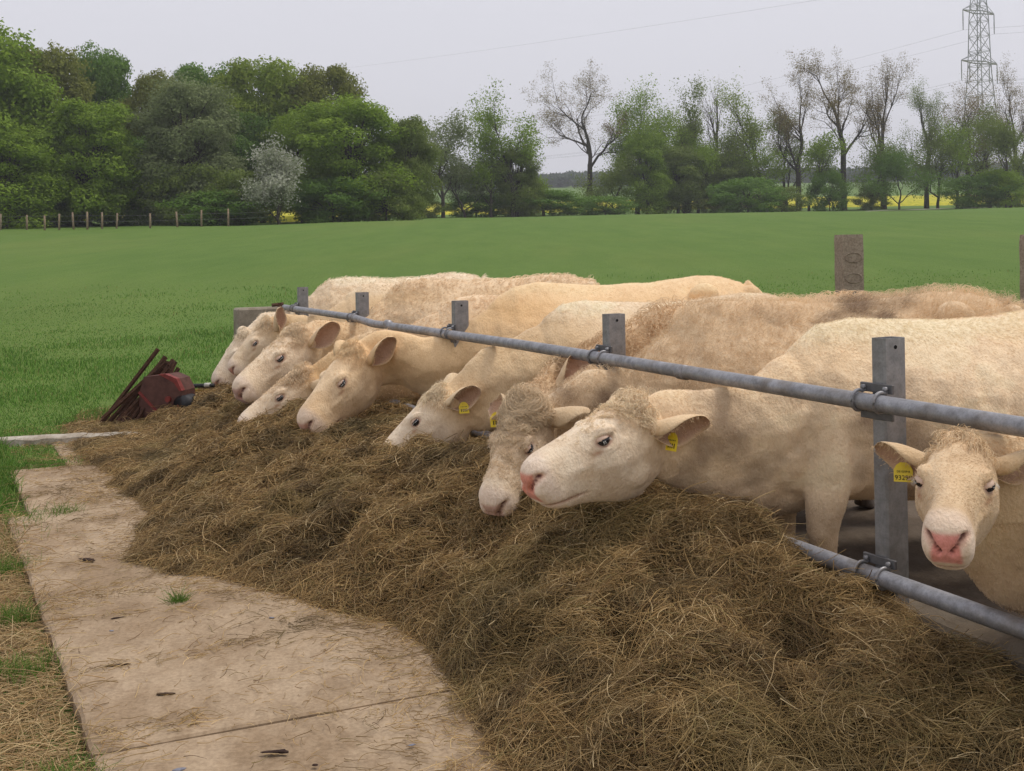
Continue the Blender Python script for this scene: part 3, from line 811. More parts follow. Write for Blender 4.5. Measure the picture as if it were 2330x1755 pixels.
    # eyes
    for sgn in (1, -1):
        ec = hl([.252, sgn * .096 * wide, -.058]); er_ = .0235 * hs
        eb = MB(); blob(eb, ec, RH, [er_ * 1.12, er_, er_ * .9], 22, 14); ey = eb.build('eye', M['eye'], root, True)
        lidc = np.array([.60, .42, .31])
        for nm, thr, sg in (('upper_eyelid', .74 - half_shut, 1), ('lower_eyelid', .72, -1)):
            bm = bmesh.new(); bmesh.ops.create_uvsphere(bm, u_segments=28, v_segments=20, radius=1)
            ax = Vector((.12, -sgn * .25, sg)).normalized()
            bmesh.ops.delete(bm, geom=[q_ for q_ in bm.faces if q_.calc_center_median().normalized().dot(ax) < thr], context='FACES')
            geo = bmesh.ops.solidify(bm, geom=list(bm.faces), thickness=.16)
            bm.verts.index_update()
            vv = np.array([q_.co[:] for q_ in bm.verts]); ff = [[q_.index for q_ in p_.verts] for p_ in bm.faces]; bm.free()
            vv = (vv * np.array([er_ * 1.3, er_ * 1.09, er_ * 1.06])) @ RH.T + ec
            lm = mesh_np(nm, vv, ff, M['skin']); set_color(lm, 'coat', np.repeat((lidc * (1 if sg > 0 else .9))[None], len(vv), 0)); obj(nm, lm, ey)
        m = 13                                               # pale lashes
        th = rng.uniform(-1.0, 1.0, m)
        rp = ec + (np.stack([np.sin(th) * 1.2, sgn * np.cos(th) * 1.05, np.full(m, .62 - half_shut * .9)], 1) * er_) @ RH.T
        dr_ = (np.stack([np.sin(th) * .5, sgn * np.ones(m), np.full(m, -.25)], 1)) @ RH.T; dr_ /= np.linalg.norm(dr_, axis=1)[:, None]
        kk = np.linspace(0, 1, 4)
        strands_p.append(rp[:, None] + dr_[:, None] * (.011 * kk)[None, :, None] + np.array([0, 0, -1])[None, None] * (.006 * kk ** 2)[None, :, None])
        strands_c.append(np.full((m, 3), .75) * [1, .95, .85]); strands_r.append(np.full(m, .0004))
    # coat hair
    ok = ~(inhead & ((H[:, 0] > .46) | (er < 1.15)))
    lenf = np.where(inhead, .42, 1.0) * (1 + .9 * spine + .5 * sstep(.0, .25, Bc[:, 0]) * sstep(.9, 1.05, Bc[:, 2]))
    vis = (Bc[:, 2] > .35)
    pr = ok * vis * np.where(inhead, 2.2, 1.0)
    pick = rng.choice(n, fur, p=pr / pr.sum())
    tjit = rng.normal(0, vox * .6, (fur, 3)); nn = no[pick]
    tjit -= nn * (tjit * nn).sum(1)[:, None]
    rp = co[pick] + tjit - nn * .002
    flow = np.where(inhead[pick][:, None], -hx * .7 - hz * .5 + (H[pick, 1] * 3)[:, None] * hy, -F * .75 - Uz * .75)
    flow = flow + (np.stack([fbm(rp, 7, seed + 31, 2), fbm(rp, 7, seed + 32, 2), fbm(rp, 7, seed + 33, 2)], 1) - .5) * (2.4 + 3 * curl)
    flow += rng.normal(0, .25 + .4 * curl, flow.shape)
    flow -= nn * (flow * nn).sum(1)[:, None]; flow /= np.linalg.norm(flow, axis=1)[:, None] + 1e-6
    l_ = fur_len * lenf[pick] * rng.uniform(.6, 1.35, fur)
    kk = np.linspace(0, 1, 4)
    cr = np.cross(nn, flow)
    cw = np.sin(kk[None] * (3.5 + 2 * rng.random(fur))[:, None] + rng.random(fur)[:, None] * 6) * (l_ * .35 * curl)[:, None]
    strands_p.append(rp[:, None] + flow[:, None] * (l_[:, None] * kk * .9)[..., None] + nn[:, None] * (l_[:, None] * (.62 + .3 * curl) * np.sin(kk * 2.2))[..., None] * (.55 + .35 * curl) + cr[:, None] * cw[..., None])
    hc = C[pick] * rng.uniform(.9, 1.12, (fur, 1))
    hc = hc + (pale[None] * 1.08 - hc) * (rng.random((fur, 1)) ** 3 * .5)
    strands_c.append(np.clip(hc, .01, .92)); strands_r.append(np.full(fur, .0007 + .0012 * (vox > .0105)))
    sp = np.concatenate(strands_p); hair('coat_hair', sp, np.concatenate(strands_r), np.concatenate(strands_c), M['hair'], root)
    # forelock and forehead curls
    if forelock:
        wgt = np.exp(-((H[:, 0] - .02) / .062) ** 2 - (ay / .085) ** 2) * (H[:, 2] > -.09) * inhead
        wgt += curl_head ** 2 * .45 * sstep(.46, .12, H[:, 0]) * sstep(-.09, -.02, H[:, 2]) * sstep(.10, .05, ay) * inhead * (er > 1.3) * (H[:, 0] > .02) * (.25 + 1.5 * sstep(.4, .6, fbm(co, 30, seed + 71, 2)))
        pick = rng.choice(n, forelock, p=wgt / wgt.sum())
        K = 14; kk = np.linspace(0, 1, K)
        rp = co[pick] - no[pick] * .003; nn = no[pick]
        hx_ = H[pick, 0]
        l_ = np.interp(hx_, [-.03, .03, .09, .2, .4], [.05, .062, .045, .024, .014]) * rng.uniform(.55, 1.35, forelock) * (1 + .3 * curl_head) * (.6 + .8 * noise(rp, 22, seed + 66))
        fl_ = hx[None] * rng.uniform(.4, 1.1, (forelock, 1)) + hy[None] * (H[pick, 1] * 9 + rng.normal(0, .2, forelock))[:, None] + rng.normal(0, .12, (forelock, 3))
        clump = np.stack([noise(rp, 28, seed + 51), noise(rp, 28, seed + 52), noise(rp, 28, seed + 53)], 1) - .5
        fl_ = fl_ + clump * 2.6
        fl_ -= nn * (fl_ * nn).sum(1)[:, None]; fl_ /= np.linalg.norm(fl_, axis=1)[:, None]
        cr = np.cross(nn, fl_); ph = noise(rp, 34, seed + 61) * 9
        am = l_ * (.10 + .17 * curl_head); fq = (4 + 9 * curl_head)
        px = rp[:, None] + fl_[:, None] * (l_[:, None] * kk * .85)[..., None] + nn[:, None] * (l_[:, None] * .24 * np.sin(kk * 2.6))[..., None]
        px = px + cr[:, None] * (am[:, None] * kk ** .5 * np.sin(kk[None] * fq + ph[:, None]))[..., None] + nn[:, None] * (am[:, None] * kk ** .5 * np.cos(kk[None] * fq + ph[:, None]) * .7)[..., None]
        fc = (pale * .85 + base * .15)[None] * rng.uniform(.75, 1.2, (forelock, 1))
        hair('forelock', px, np.full(forelock, .0009 + .0006 * (vox > .0105)), np.clip(fc, .02, .9), M['hair'], root)
    # ear tags
    for (key, pos, normal, size, text) in tags:
        G_, NO_, ci_ = ear_info[key]
        sel = np.where((np.abs(ci_[:, 0] - (pos if isinstance(pos, float) else .47)) < .08) & (ci_[:, 1] < .75))[0]
        b0 = sel[np.argmin(G_[sel, 2])]; nz = unit(normal)
        pos = G_[b0] - NO_[b0] * .016 - np.array([0, 0, .30 * size[1]]) + nz * .016; ux = unit(np.cross([0, 0, 1], nz)); uy = np.cross(nz, ux)
        R = np.stack([ux, uy, nz], 1)
        w_, h_ = size[0] * 1.2, size[1] * 1.2
        out = [(-.5, -.5), (.5, -.5), (.5, .12), (.36, .36), (.16, .5), (-.16, .5), (-.36, .36), (-.5, .12)]
        vv = [R @ np.array([x * w_, y * h_, z]) + pos for z in (0, .0025) for x, y in out]
        ff = [list(range(8))[::-1], [8 + q_ for q_ in range(8)]] + [[q_, (q_ + 1) % 8, 8 + (q_ + 1) % 8, 8 + q_] for q_ in range(8)]
        tg_ = obj('ear_tag', mesh_np('ear_tag', vv, ff, M['tag'], False), root)
        sb = MB(); sb.tube([R @ np.array([0, .36 * h_, -.006]) + pos, R @ np.array([0, .36 * h_, .006]) + pos], .007, 12); sb.build('tag_stud', M['tag'], tg_)
        rot = Matrix([[R[0][0], R[0][1], R[0][2]], [R[1][0], R[1][1], R[1][2]], [R[2][0], R[2][1], R[2][2]]]).to_4x4()
        rows_ = text if isinstance(text, (list, tuple)) else []
        for (tx, yy, sz) in rows_:
            cu = bpy.data.curves.new('tag_print', 'FONT'); cu.body = tx; cu.align_x = 'CENTER'; cu.align_y = 'CENTER'; cu.size = sz; cu.extrude = .0004
            cu.materials.append(M['ink'])
            to = bpy.data.objects.new('tag_print', cu); link(to, tg_)
            bpy.context.view_layer.update()
            tm = bpy.data.meshes.new_from_object(to.evaluated_get(bpy.context.evaluated_depsgraph_get()))
            bpy.data.objects.remove(to); tm.materials.clear(); tm.materials.append(M['ink'])
            to = bpy.data.objects.new('tag_print', tm); link(to, tg_)
            to.matrix_world = Matrix.Translation(Vector(R @ np.array([0, yy * h_, .0032]) + pos)) @ rot
        if not rows_:
            sb = MB()
            for q_ in range(4): sb.box(R @ np.array([(-.27 + .18 * q_) * w_, -.22 * h_, .0028]) + pos, (w_ * .08, h_ * .26, .0008), R)
            for q_ in range(5): sb.box(R @ np.array([(-.28 + .14 * q_) * w_, .08 * h_, .0028]) + pos, (w_ * .07, h_ * .07, .0008), R)
            sb.build('tag_print', M['ink'], tg_)
    return root

# near animals first
h_tag = at(1503, 1008, .60)
make_cow('pale cow in profile nearest the camera, pink nose over the hay, flank behind the rail', at(1447, 905, .5), at(1200, 1118, 1.01), .84, -.24, 7, 1.01, .0075, 0,
         base=(.74, .50, .255), pale=(.84, .68, .47), dirt=(.27, .185, .12), dirt_amt=.8, head_pale=.7, ears={'l': ((-.80, .75, -.30), (.35, .6, -.45))}, fur=80000, fur_len=.0095, forelock=1700, curl_head=.55,
         tags=[('l', h_tag, unit(to_cam(h_tag) + np.array([-.9, .2, .15])), (.05, .062), None)], seed=1, nose=(.66, .27, .19), half_shut=.48)
g_tag = at(1072, 988, .70)
make_cow('curly faced cream cow turned to the camera beside the pale profile cow', at(1190, 905, .62), at(1125, 1172, .84), 1.80, -.24, 16, 1.05, .0085, 0,
         base=(.60, .42, .235), pale=(.73, .58, .39), dirt=(.24, .165, .105), dirt_amt=1.0, head_pale=.45, ears={'l': ((-.1, 1, -.25), (.7, -.1, -.6)), 'r': ((-.2, 1, -.12), (.25, .1, .95))}, fur=60000, fur_len=.024, curl=.9,
         forelock=7000, curl_head=1.0, wide=1.06, crest=.07, sag=.085, tags=[('r', g_tag, unit(to_cam(g_tag) + np.array([.1, 0, .2])), (.056, .062), None)], seed=2, nose=(.55, .36, .28), half_shut=.3)
i_tag = at(2050, 1089, .36)
make_cow('tagged calf facing the camera under the top rail, pink nose', at(2185, 990, .25), at(2152, 1262, .57), -.66, -.17, -4, .88, .0075, 0,
         base=(.60, .41, .22), pale=(.70, .53, .33), dirt=(.30, .19, .11), dirt_amt=.55, head_pale=.10, ears={'r': ((-.12, 1, -.02), (.9, .0, -.25)), 'l': ((-.2, 1, .02), (.8, .0, -.4))}, fur=70000, fur_len=.0125, forelock=380, curl_head=.1, wide=1.16, muz=.80, name='calf',
         tags=[('r', .60, unit(to_cam(i_tag) + np.array([0, 0, .1])), (.047, .050), [('93298', -.30, .0205), ('DE 0359 8', .02, .009)])], seed=3, nose=(.74, .30, .25), half_shut=.42, wither=-.05)
f_tag = at(1095, 926, .40)
make_cow('white faced cow with its nose buried in the hay, yellow tag in the raised ear', at(1000, 880, .42), at(878, 1062, .74), 3.34, -.24, 10, 1.01, .0095, -6,
         base=(.74, .53, .29), pale=(.84, .70, .50), dirt=(.36, .25, .15), dirt_amt=.35, head_pale=.8, ears={'l': ((-.8, .45, -.35), (.35, .8, -.35)), 'r': ((-.5, .8, .45), (.6, .2, -.3))}, fur=40000, fur_len=.010, forelock=1600, curl_head=.35,
         tags=[('l', f_tag, unit(to_cam(f_tag) + np.array([.25, 0, .2])), (.052, .058), None)], seed=4, nose=(.66, .36, .28), half_shut=.42)
make_cow('orange cream cow with a smooth flank and round open ear, chewing at the hay', at(800, 785, .66), at(697, 985, 1.02), 4.12, -.24, 12, 1.09, .0105, 0,
         base=(.74, .49, .245), pale=(.81, .61, .37), dirt=(.42, .25, .11), dirt_amt=.15, head_pale=.25, ears={'l': ((-.55, .75, .18), (.25, .8, -.2))}, fur=30000, fur_len=.008, forelock=1600, curl_head=.2, seed=5, nose=(.60, .34, .25), half_shut=.42)
make_cow('fuzzy brown necked cow mostly hidden by its curly neighbour, one upright ear showing', at(1236, 868, .28), at(1214, 1086, .46), 2.55, -.42, 12, 1.0, .0115, 0,
         base=(.60, .42, .24), pale=(.70, .54, .35), dirt=(.33, .21, .11), dirt_amt=.5, head_pale=.3, ear_len=1.4, ears={'r': ((.3, .6, -.8), (.6, .2, .1)), 'l': ((-.85, .75, .15), 'viewer')}, ear_z=-.05, fur=26000, fur_len=.032, curl=.8, forelock=0, seed=6)
make_cow('cream cow with its muzzle lowest in the hay and a swirl on its poll', at(690, 838, .74), at(550, 988, 1.22), 5.2, -.24, 12, 1.0, .012, 0,
         base=(.68, .47, .24), pale=(.76, .60, .41), dirt=(.45, .27, .10), dirt_amt=.5, head_pale=.65, ears={'l': ((-.75, .9, -.35), (.3, .3, -.8))}, fur=22000, fur_len=.015, curl=.3, forelock=900, curl_head=.9, seed=7, nose=(.50, .28, .22), half_shut=.45)
make_cow('long faced cream cow with curly forehead, third from the far end of the row', at(676, 745, .64), at(543, 908, 1.16), 6.55, -.24, 13, 1.08, .0125, 0,
         base=(.70, .49, .26), pale=(.77, .62, .43), dirt=(.40, .26, .13), dirt_amt=.4, head_pale=.5, ears={'l': ((-.75, .75, .15), (.25, .8, -.1))}, fur=22000, fur_len=.018, curl=.5, forelock=900, curl_head=.7, seed=8, nose=(.45, .27, .22), half_shut=.4)
make_cow('cream cow with raised pointed ear, second from the far end of the row', at(605, 727, .54), at(530, 852, .87), 7.8, -.24, 12, 1.04, .0125, 0,
         base=(.71, .51, .28), pale=(.79, .65, .46), dirt=(.42, .28, .14), dirt_amt=.25, head_pale=.55, ears={'l': ((-.9, .45, .55), (.1, .6, -.6))}, fur=20000, fur_len=.010, forelock=600, curl_head=.4, seed=9, nose=(.62, .34, .27), half_shut=.5)
make_cow('whitish cow at the far end of the row, face half covered by its neighbour', at(553, 752, .60), at(495, 882, .88), 9.0, -.24, 10, 1.07, .013, 0,
         base=(.74, .58, .38), pale=(.82, .70, .53), dirt=(.45, .33, .2), dirt_amt=.2, head_pale=.7, fur=18000, fur_len=.018, curl=.3, forelock=400, curl_head=.3, seed=10, nose=(.66, .36, .29))
# ------------------------------------------------------------------ hay heap along the fence
_hs = np.array([-2.6, -1.2, -.75, -.3, .1, .6, 1.0, 1.6, 2.3, 3.3, 4.4, 5.5, 6.3, 7.2, 8.0, 9.0, 9.6, 10.2])
_hh = np.array([.06, .10, .17, .25, .31, .41, .45, .43, .42, .36, .40, .35, .35, .35, .28, .2, .1, 0])
_hr = np.array([.35, .35, .35, .35, .36, .42, .50, .55, .56, .6, .85, .95, .95, .95, .95, .9, .9, .9])
_ht = np.array([1.3, 1.35, 1.4, 1.42, 1.45, 1.42, 1.38, 1.40, 1.66, 2.2, 1.95, 2.05, 2.15, 2.25, 2.3, 2.2, 2.0, 1.6])
def hay_h(s, t):
    s = np.asarray(s, float); t = np.asarray(t, float)
    p = np.stack([s, t], -1)
    w1 = (fbm(p, 1.3, 40, 3) - .5); w2 = (fbm(p, 1.3, 47, 3) - .5)
    s2 = s + w1 * .5
    Hh = np.interp(s2, _hs, _hh); Tr = np.interp(s2, _hs, _hr); T = np.interp(s2, _hs, _ht) + w2 * .45
    q = (t - Tr) / np.maximum(T - Tr, .1)
    front = np.clip(1 - q, 0, None) ** .95
    q1 = (t - Tr) / .72
    far = sstep(4.6, 6.4, s)
    front = front * (1 - far) + far * (.80 * np.clip(1 - q1, 0, None) ** 1.15 + .20 * np.clip(1 - q, 0, None) ** 1.2)
    back = 1 - .14 * np.clip((Tr - t) / np.maximum(Tr, .1), 0, 1) ** 1.5
    env = np.where(q > 0, front, back)
    h = Hh * env
    lump = 1 - np.abs(fbm(p, 2.1, 21, 3) * 2 - 1) * 1.6
    h = h + (lump - .45) * .26 * sstep(0, .3, env) * (.35 + Hh) * (1 - .55 * sstep(4.5, 7, s)) + (fbm(p, 6, 23, 3) - .5) * .15 * sstep(0, .25, env) + (.5 - np.abs(fbm(p, 9, 27, 2) * 2 - 1)) * .055 * sstep(0, .2, env) + (fbm(p, 19, 25, 2) - .5) * .04 * sstep(0, .12, env)
    return np.where((q < 1.02) & (s < 10.1), h, -.05)
ss = np.linspace(-2.5, 10.1, 640); tt = np.linspace(.035, 3.1, 200)
Sg, Tg = np.meshgrid(ss, tt, indexing='ij')
Hg = hay_h(Sg, Tg)
V = P1[None, None] + FU * Sg[..., None] + FN * Tg[..., None]; V[..., 2] = Hg + .002
idx = np.arange(Sg.size).reshape(Sg.shape)
q = np.stack([idx[:-1, :-1], idx[1:, :-1], idx[1:, 1:], idx[:-1, 1:]], -1).reshape(-1, 4)
keep = (Hg.ravel()[q] > -.012).all(1)
q = q[keep]
used = np.unique(q); remap = np.full(Sg.size, -1); remap[used] = np.arange(len(used))
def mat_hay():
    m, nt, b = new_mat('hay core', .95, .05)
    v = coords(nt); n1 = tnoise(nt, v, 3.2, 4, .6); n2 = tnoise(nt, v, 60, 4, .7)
    c = mixc(nt, ramp(nt, n1, [(.3, (.05, .035, .014)), (.7, (.085, .06, .025))]), ramp(nt, n2, [(.3, (.025, .017, .007)), (.7, (.11, .078, .034))]), .5)  # core colour darkened to paint in the shade between stalks
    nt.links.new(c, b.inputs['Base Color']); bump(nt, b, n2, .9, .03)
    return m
M['hay'] = mat_hay()
hay = tag(obj('hay_heap', mesh_np('hay_heap', V.reshape(-1, 3)[used], remap[q], M['hay'])), 'long heap of olive brown hay piled along the feed fence', 'hay', kind='stuff')

rng = np.random.default_rng(77)
PAL = np.array([[.285, .180, .068], [.35, .23, .095], [.21, .132, .05], [.42, .295, .135], [.22, .165, .06], [.15, .086, .036], [.48, .345, .175]])
PALP = np.array([.25, .22, .21, .12, .07, .08, .05])
def strands_on(s, t, L, lift, n, K=6, flow=1.0, zf=None):
    h = (zf or hay_h)(s, t)
    e = .02
    gs = ((zf or hay_h)(s + e, t) - h) / e; gt = ((zf or hay_h)(s, t + e) - h) / e
    base = P1[None] + FU[None] * s[:, None] + FN[None] * t[:, None]; base[:, 2] = h
    nr = -gs[:, None] * FU - gt[:, None] * FN + np.array([0, 0, 1.0]); nr /= np.linalg.norm(nr, axis=1)[:, None]
    p2 = np.stack([s, t], -1)
    ang = fbm(p2, 2.6, 61, 2) * 14 * flow + rng.normal(0, .75, n)
    d = np.cos(ang)[:, None] * FU + np.sin(ang)[:, None] * FN + rng.normal(0, .28, (n, 3)) * [1, 1, 1]
    d -= nr * (d * nr).sum(1)[:, None] * .75; d /= np.linalg.norm(d, axis=1)[:, None]
    sd_ = np.cross(nr, d)
    kk = np.linspace(-.5, .5, K)
    bend = rng.normal(0, .095, n) * L; arch = rng.normal(.03, .09, n) * L; wig = rng.normal(0, .022, n) * L; ph = rng.random(n) * 6
    P = base[:, None] + d[:, None] * (L[:, None] * kk)[..., None] + sd_[:, None] * (bend[:, None] * (4 * kk ** 2) + wig[:, None] * np.sin(kk * 9 + ph[:, None]))[..., None]
    P = P + nr[:, None] * (lift[:, None] + arch[:, None] * (1 - 4 * kk ** 2))[..., None]
    return P
def hay_cols(s, t, n):
    c = PAL[rng.choice(len(PAL), n, p=PALP)] * rng.uniform(.7, 1.15, (n, 1))
    p2 = np.stack([s, t], -1)
    gz = sstep(.55, .72, fbm(p2, 1.7, 83, 3))[:, None]
    c = c * (1 - .3 * gz) + np.array([.16, .135, .05]) * .3 * gz
    br = sstep(.5, .75, fbm(p2, 3.1, 87, 2))[:, None]
    dk = sstep(.52, .70, fbm(p2, 5.2, 93, 3))[:, None]
    return c * (1 - .25 * br) * (1 - .42 * dk)
NS = 520000
s = rng.uniform(-2.3, 10.0, NS * 3); t = rng.uniform(.04, 2.95, NS * 3)
d = (P1[None] + FU[None] * s[:, None] + FN[None] * t[:, None])[:, 1]
hh = hay_h(s, t)
ok = (hh > -.01) & (d > 1.5) & (rng.random(NS * 3) < np.clip((4.2 / np.maximum(d, 1)) ** 1.1, 0, 1))
s, t, d = s[ok][:NS], t[ok][:NS], d[ok][:NS]; n = len(s)
L = rng.gamma(2.6, .032, n) + .02
P = strands_on(s, t, L, rng.normal(.004, .012, n), n)
P[..., 2] = np.maximum(P[..., 2], .004)
hair('hay_stalks', P, (.00050 + .00016 * d) * rng.uniform(.6, 1.35, n), hay_cols(s, t, n) * 1.14, M['straw'], hay)['kind'] = 'stuff'
# pale loose straws lying on top
n = 2600
s = rng.uniform(-1.6, 6.5, n * 3); t = rng.uniform(.06, 2.3, n * 3); ok = hay_h(s, t) > .02
s, t = s[ok][:n], t[ok][:n]; n = len(s)
P = strands_on(s, t, rng.gamma(4, .026, n) + .03, rng.uniform(.004, .025, n), n, 8)
hair('pale_straws', P, rng.uniform(.0009, .0015, n), np.array([.55, .42, .23])[None] * rng.uniform(.7, 1.15, (n, 1)), M['straw'], hay)['kind'] = 'stuff'

# loose wisps blown over the slab
def slab_z(s, t): return np.full(np.shape(s), .004)
n = 42000
s = rng.uniform(-1.6, 9.3, n * 4); t = rng.uniform(.6, 2.9, n * 4)
p2 = np.stack([s, t], -1)
T = np.interp(s, _hs, _ht)
dens = np.exp(-np.clip(t - T + .1, 0, None) / .26) + .55 * sstep(.60, .74, fbm(p2 * [2.6, .75], 1.7, 91, 3)) + .03
ok = (rng.random(n * 4) < dens) & (t < tedge(s) - .02)
s, t = s[ok][:n], t[ok][:n]; n = len(s)
P = strands_on(s, t, rng.gamma(2.4, .020, n) + .01, rng.uniform(0, .006, n), n, 5, .5, slab_z)
P[..., 2] = np.clip(P[..., 2], .003, .03)
lo = tag(hair('loose_hay', P, rng.uniform(.0008, .0015, n), hay_cols(s, t, n) * 1.35, M['straw']), 'thin wisps of hay scattered over the concrete', 'hay', kind='stuff')

# dry cut grass on the verge, green tufts
n = 60000
s = rng.uniform(-1.5, 4.9, n); t = rng.uniform(2.45, 4.6, n)
edge = tedge(s)
ok = (t > edge + .035 - .16 * (rng.random(n) ** 6)) & (rng.random(n) < np.clip(1.6 - .35 * (t - edge), .2, 1))
s, t = s[ok], t[ok]; n = len(s)
def verge_z(s, t):
    return np.where(t < tedge(s), .006, -.06)
P = strands_on(s, t, rng.gamma(4, .03, n) + .03, rng.uniform(0, .035, n), n, 6, .25, verge_z)
cc = np.array([[.42, .29, .135], [.50, .37, .19], [.30, .20, .09], [.36, .22, .09], [.22, .145, .07]])[rng.choice(5, n, p=[.3, .25, .2, .15, .1])] * rng.uniform(.8, 1.15, (n, 1))
tag(hair('cut_grass', P, rng.uniform(.001, .0019, n), cc, M['straw']), 'matted straw coloured cut grass left of the slab', 'dry grass', kind='stuff')

def blades(name, x, y, z, hgt, cols, rad, label, parent=None, lean=.5):
    n = len(x)
    an = rng.random(n) * 6.283; le = rng.uniform(.1, lean, n) * hgt
    k = np.linspace(0, 1, 4)
    P = np.stack([x, y, z], -1)[:, None] + np.stack([np.cos(an)[:, None] * le[:, None] * k ** 1.7, np.sin(an)[:, None] * le[:, None] * k ** 1.7, hgt[:, None] * (k - .25 * (le / hgt)[:, None] * k ** 2)], -1)
    return tag(hair(name, P, rad, cols, M['blade']), label, 'grass', kind='stuff')
GC = np.array([[.060, .150, .020], [.085, .185, .030], [.045, .115, .016], [.13, .215, .05]])
def green(n): return GC[rng.choice(4, n, p=[.35, .3, .25, .1])] * rng.uniform(.8, 1.2, (n, 1))
# pasture blades in the nearest part of the field
n = 260000
d = 7.6 * (32 / 7.6) ** rng.random(n); lat = rng.uniform(-.52, .52, n); x = lat * d; y = d
sS = (x - P1[0]) * FU[0] + (y - P1[1]) * FU[1]; tT = (x - P1[0]) * FN[0] + (y - P1[1]) * FN[1]
inyard = ((sS < 9.95) & (tT > -3.5) & (tT < np.where(sS > 6.3, 1.95, tedge(sS) - .1))) | ((sS < 4.2) & (tT > -3.5))
ok = ~inyard & (rng.random(n) > sstep(11, 30, d))
x, y, d = x[ok], y[ok], d[ok]; n = len(x)
pp = np.stack([x, y], -1)
z = ground_z(y) + (fbm(pp, .35, 5, 3) - .5) * .10 * sstep(9, 20, y) + (fbm(pp, .05, 9, 2) - .5) * .5 * sstep(20, 80, y) - .06
tuft = fbm(pp, .8, 33, 3)
hg = (.022 + .04 * sstep(.4, .75, tuft)) * rng.uniform(.6, 1.3, n)
gcol = green(n) * [2.1, 1.7, 2.0] * (1 - .25 * sstep(.45, .8, fbm(pp, .25, 35, 3)))[:, None]
dry = (rng.random(n) < .03)
gcol[dry] = np.array([.26, .23, .08])
blades('pasture_grass', x, y, z, hg, gcol, .0016 + .00022 * d, 'short green grass of the near pasture')
# taller weeds round the scrap and along the yard edge
n = 15000
pk = rng.choice(4, n, p=[.34, .22, .2, .24])
cx_ = np.array([-3.55, -4.35, -3.2, -3.75])[pk]; cy_ = np.array([10.75, 9.6, 11.2, 8.4])[pk]; sx_ = np.array([.42, .8, .5, .55])[pk]; sy_ = np.array([.17, .35, .3, .75])[pk]
x = cx_ + rng.normal(0, 1, n) * sx_; y = cy_ + rng.normal(0, 1, n) * sy_
sS = (x - P1[0]) * FU[0] + (y - P1[1]) * FU[1]; tT = (x - P1[0]) * FN[0] + (y - P1[1]) * FN[1]
ok = (tT > tedge(sS) - .15) | (sS > 8.6)
x, y = x[ok], y[ok]; n = len(x)
blades('weeds', x, y, np.full(n, -.05) + ground_z(y), rng.gamma(4, .019, n) + .02, green(n) * [1.6, 1.3, 1.3], rng.uniform(.002, .0034, n), 'rank green weeds round the scrap and yard edge', None, .8)
# bright tufts in the verge and joint
n = 2600
tf_c = np.array([fs(.62, 2.72), fs(.38, 2.62), fs(1.75, 2.82), fs(2.5, 2.85), fs(4.6, 2.75), fs(4.66, 2.55), fs(2.34, 2.15), fs(4.2, 3.1), fs(3.6, 3.2), fs(3.4, 2.86)])
pk = rng.integers(0, len(tf_c), n); sg_ = np.array([.06, .05, .07, .05, .10, .05, .018, .25, .2, .07])[pk]
x = tf_c[pk, 0] + rng.normal(0, 1, n) * sg_; y = tf_c[pk, 1] + rng.normal(0, 1, n) * sg_
blades('verge_tufts', x, y, np.full(n, -.04), rng.gamma(4, .011, n) + .02, green(n) * [1.7, 1.3, 1.3], rng.uniform(.0009, .0016, n), 'bright green grass tufts along the slab edge', None, .9)

# small litter on the slab
def chip(name, px, py, size, mat, label, cat, seed, group='bits of litter on the slab'):
    rg = np.random.default_rng(seed)
    r = ray(px, py); c = CAMP + r * (-(EYE - .012) / r[2])
    mb = MB(); blob(mb, [0, 0, 0], np.eye(3), np.array(size) / 2, 14, 8)
    v = np.concatenate(mb.v); v = v * (1 + (noise(v, 90, seed)[:, None] - .5) * 1.6) * [1, 1, .7]
    a = rg.uniform(-.5, .5); R = np.array([[math.cos(a), -math.sin(a), 0], [math.sin(a), math.cos(a), 0], [0, 0, 1]])
    v = v @ R.T * [1, 1, .6]; v[:, 2] -= v[:, 2].min(); c[2] = .002
    o = obj(name, mesh_np(name, v, mb.f, mat, True)); o.location = c
    return tag(o, label, cat, group)
M['bark'] = flat('dark bark', (.045, .028, .022), .9, .1, .4, 60, 0, .5)
M['feather'] = flat('blue grey feather', (.20, .20, .235), .8, .2, .3, 60)
chip('bark_piece', 637, 1707, (.075, .022, .02), M['bark'], 'dark elongated bark piece low on the slab', 'bark piece', 1)
chip('bark_piece', 716, 1736, (.02, .016, .012), M['bark'], 'small round dark crumb right of the long bark piece', 'bark piece', 2)
chip('bark_piece', 203, 1271, (.09, .03, .02), M['bark'], 'dark bark sliver near the left slab edge', 'bark piece', 3)
chip('bark_piece', 268, 1402, (.07, .014, .01), M['bark'], 'thin dark sliver beside the grassy slab joint', 'bark piece', 4)
chip('bark_piece', 262, 1510, (.07, .016, .012), M['bark'], 'thin dark chip in the middle of the slab', 'bark piece', 5)
chip('bark_piece', 375, 1575, (.05, .022, .014), M['bark'], 'dark clod at the end of a hay wisp', 'bark piece', 6)
chip('feather', 620, 1402, (.03, .012, .012), M['feather'], 'bluish feather close to the hay edge', 'feather', 7)
chip('feather', 254, 1431, (.016, .012, .010), M['feather'], 'bluish scrap below the grassy slab joint', 'feather', 8)
chip('feather', 938, 1690, (.035, .012, .010), M['feather'], 'bluish feather at the foot of the hay heap', 'feather', 9)
chip('feather', 405, 1748, (.035, .016, .022), M['feather'], 'bluish feather at the lower picture edge', 'feather', 10)
